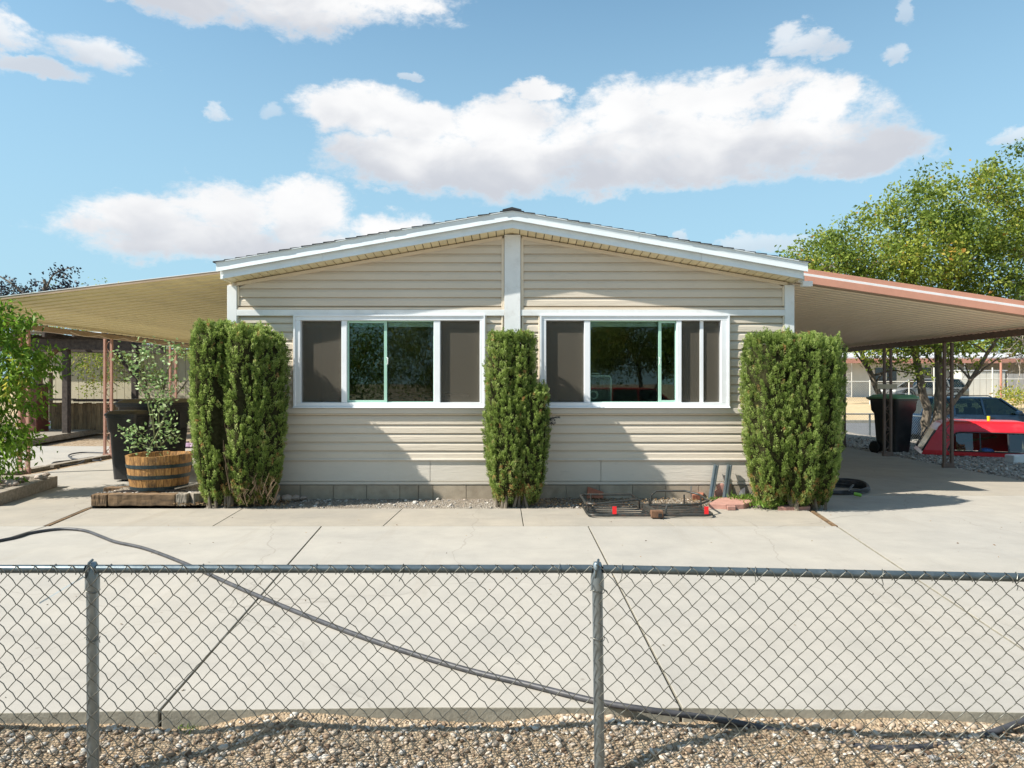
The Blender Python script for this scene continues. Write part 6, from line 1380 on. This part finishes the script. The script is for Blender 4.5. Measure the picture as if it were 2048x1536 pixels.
MB().add([(-15.2, 21.9, 2.55), (-7.9, 21.9, 2.55), (-7.9, 26.2, 2.75), (-15.2, 26.2, 2.75), (-15.2, 21.9, 2.66), (-7.9, 21.9, 2.66), (-7.9, 26.2, 2.85), (-15.2, 26.2, 2.85)], [(0,3,2,1), (4,5,6,7), (0,1,5,4), (1,2,6,5), (2,3,7,6), (3,0,4,7)]).build('roof', MT['farroof'], sd)
for k in range(2): MB().box(-8.28+k*.0, -8.12, 22.2, 22.27, 0, 2.5).build('corner_post', MT['tanbeam'], sd) if k == 0 else None
# lilac cloth pile
m_ = MB(); c = P(372, 860, 15.5)
for k in range(7): m_.lathe([(0, .10-.008*k), (.12, .08), (.16, .02), (.15, 0), (0, 0)], (c.x-.2+.09*k, 15.5+.05*math.sin(k*2), .02), 10)
o = m_.build('cloth_pile', MT['purple'], smooth=True); setorigin(o, (c.x, 15.5, .02)); tag(o, 'crumpled lilac cloth on the ground behind the left juniper', 'cloth')
# trees behind the left side
tree('desert_tree', 'sparse tree with yellow green leaves before the cream shed', (-11.0, 21.4, 0), [([(-11.0, 21.4, 0), (-11.1, 21.4, 1), (-11.5, 21.5, 2.2), (-12, 21.5, 3.0)], .05, .02), ([(-10.9, 21.4, 0), (-10.6, 21.3, 1.2), (-10.3, 21.3, 2.4)], .04, .015), ([(-11.0, 21.4, .2), (-10.2, 21.3, 1.1), (-9.6, 21.3, 1.9)], .03, .012)],
     [(-11.6, 21.4, 2.9, 1.5, .8, .5), (-10.2, 21.3, 2.6, 1.2, .6, .4), (-12.6, 21.4, 2.3, 1.0, .8, .9), (-11.2, 21.2, 1.6, 1.2, .5, .7), (-12.9, 21.4, 1.4, .6, .6, .5)], 150, 'treeleaf', .08, .04, 26, .14, group='trees behind the left carport')
tree('desert_tree', 'tall yellow green tree far behind the left carport roof', (-19, 31, 0), [([(-19, 31, 0), (-19, 31, 2), (-18.6, 31, 4.2)], .12, .04)],
     [(-18.6, 31, 4.6, 2.2, 1.5, 1.2), (-15.8, 31, 4.2, 1.6, 1.5, .9), (-21, 31, 3.9, 2.0, 1.5, 1.2), (-14, 30, 3.2, 1.8, 1.5, 1.0)], 150, 'treeleaf', .13, .07, 36, .25, group='trees behind the left carport')
tree('dark_tree', 'dark leaved open tree silhouetted above the left carport', (-17.6, 26, 0), [([(-17.4, 26, 0), (-17.4, 26, 2.5), (-17.3, 26, 4.2), (-17.4, 26, 5.3)], .16, .05), ([(-17.4, 26, 4.0), (-18.4, 26, 5.0), (-19.2, 26, 5.5)], .05, .02), ([(-17.35, 26, 4.8), (-17.0, 26, 5.5), (-16.3, 26, 5.75)], .04, .015)],
     [(-17.4, 26, 4.5, 1.1, .7, .8), (-18.6, 26, 4.9, .9, .6, .6), (-16.4, 26, 4.9, .7, .5, .4), (-16.9, 26, 5.6, .6, .4, .25), (-18.6, 26, 4.0, 1.2, .8, .5)], 110, 'darkleaf', .13, .08, 22, .13, group=None)
tree('backdrop_tree', 'broad green tree filling the gap behind the cream shed', (-13, 33, 0), [([(-13, 33, 0), (-13, 33, 2), (-12.8, 33, 3)], .14, .06)], [(-13, 33, 2.4, 2.6, 1.5, 1.3), (-10, 32, 2.2, 2.0, 1.5, 1.1), (-17, 32, 2.0, 3, 1.5, 1.5)], 150, 'treeleaf', .15, .08, 34, .25, group='trees behind the left carport')
tree('backdrop_tree', 'hazy green trees behind the far white house', (34, 56, .5), [([(34, 56, .5), (34, 56, 3), (34, 56, 4.5)], .2, .08)], [(34, 56, 4.2, 6, 3, 1.6), (26, 58, 4.0, 5, 3, 1.4), (42, 57, 4.4, 5, 3, 1.8)], 160, 'treeleaf', .30, .18, 40, .5)

# ---------------------------------------------------------------- across the street behind the camera (seen in the window glass)
tree('shade_tree', 'round green street tree behind the viewpoint, mirrored in the right window', (5.4, -11.5, -.15), [([(5.4, -11.5, -.2), (5.3, -11.5, 1.2), (5.2, -11.5, 2.4)], .12, .06), ([(5.4, -11.5, .4), (6.1, -11.5, 1.6), (6.6, -11.4, 2.4)], .07, .04)],
     [(5.2, -11.5, 3.3, 2.2, 2.0, 1.6), (7.0, -11.5, 2.9, 1.5, 1.6, 1.1), (3.6, -11.5, 2.7, 1.2, 1.4, 1.0)], 240, 'treeleaf', .14, .08, 50, .24, group='trees across the front street')
for k, (x_, y_, s_) in enumerate(((-9, -17, 1.2), (-3.2, -19, 1.15), (-15, -18, 1.3), (11.5, -18, 1.1), (2.0, -21, 1.25), (17, -20, 1.3))):
    tree('shade_tree', ('dark dense tree across the front street, far left', 'dark dense tree across the front street, left of centre', 'outermost left tree across the front street', 'tree across the front street, right', 'tree across the front street near the middle', 'outermost right tree across the front street')[k], (x_, y_, -.2),
        [([(x_, y_, -.2), (x_, y_, 1.6), (x_+.2, y_, 3.0)], .18, .08)], [(x_, y_, 3.4*s_, 2.6*s_, 2, 2.4*s_), (x_+2, y_, 2.4*s_, 2*s_, 1.8, 1.8*s_), (x_-2, y_, 2.4*s_, 2*s_, 1.8, 1.8*s_), (x_, y_-.5, 1.2, 3.2*s_, 1.4, 1.1)], 150, 'treeleaf', .15, .09, 80, .38, group='trees across the front street')
car('parked_car', (4.4, -7.2, -.14), 'red car parked on the front street behind the viewpoint', MT['redpaint'], 0, 4.5, 1.74, 1.42, False)
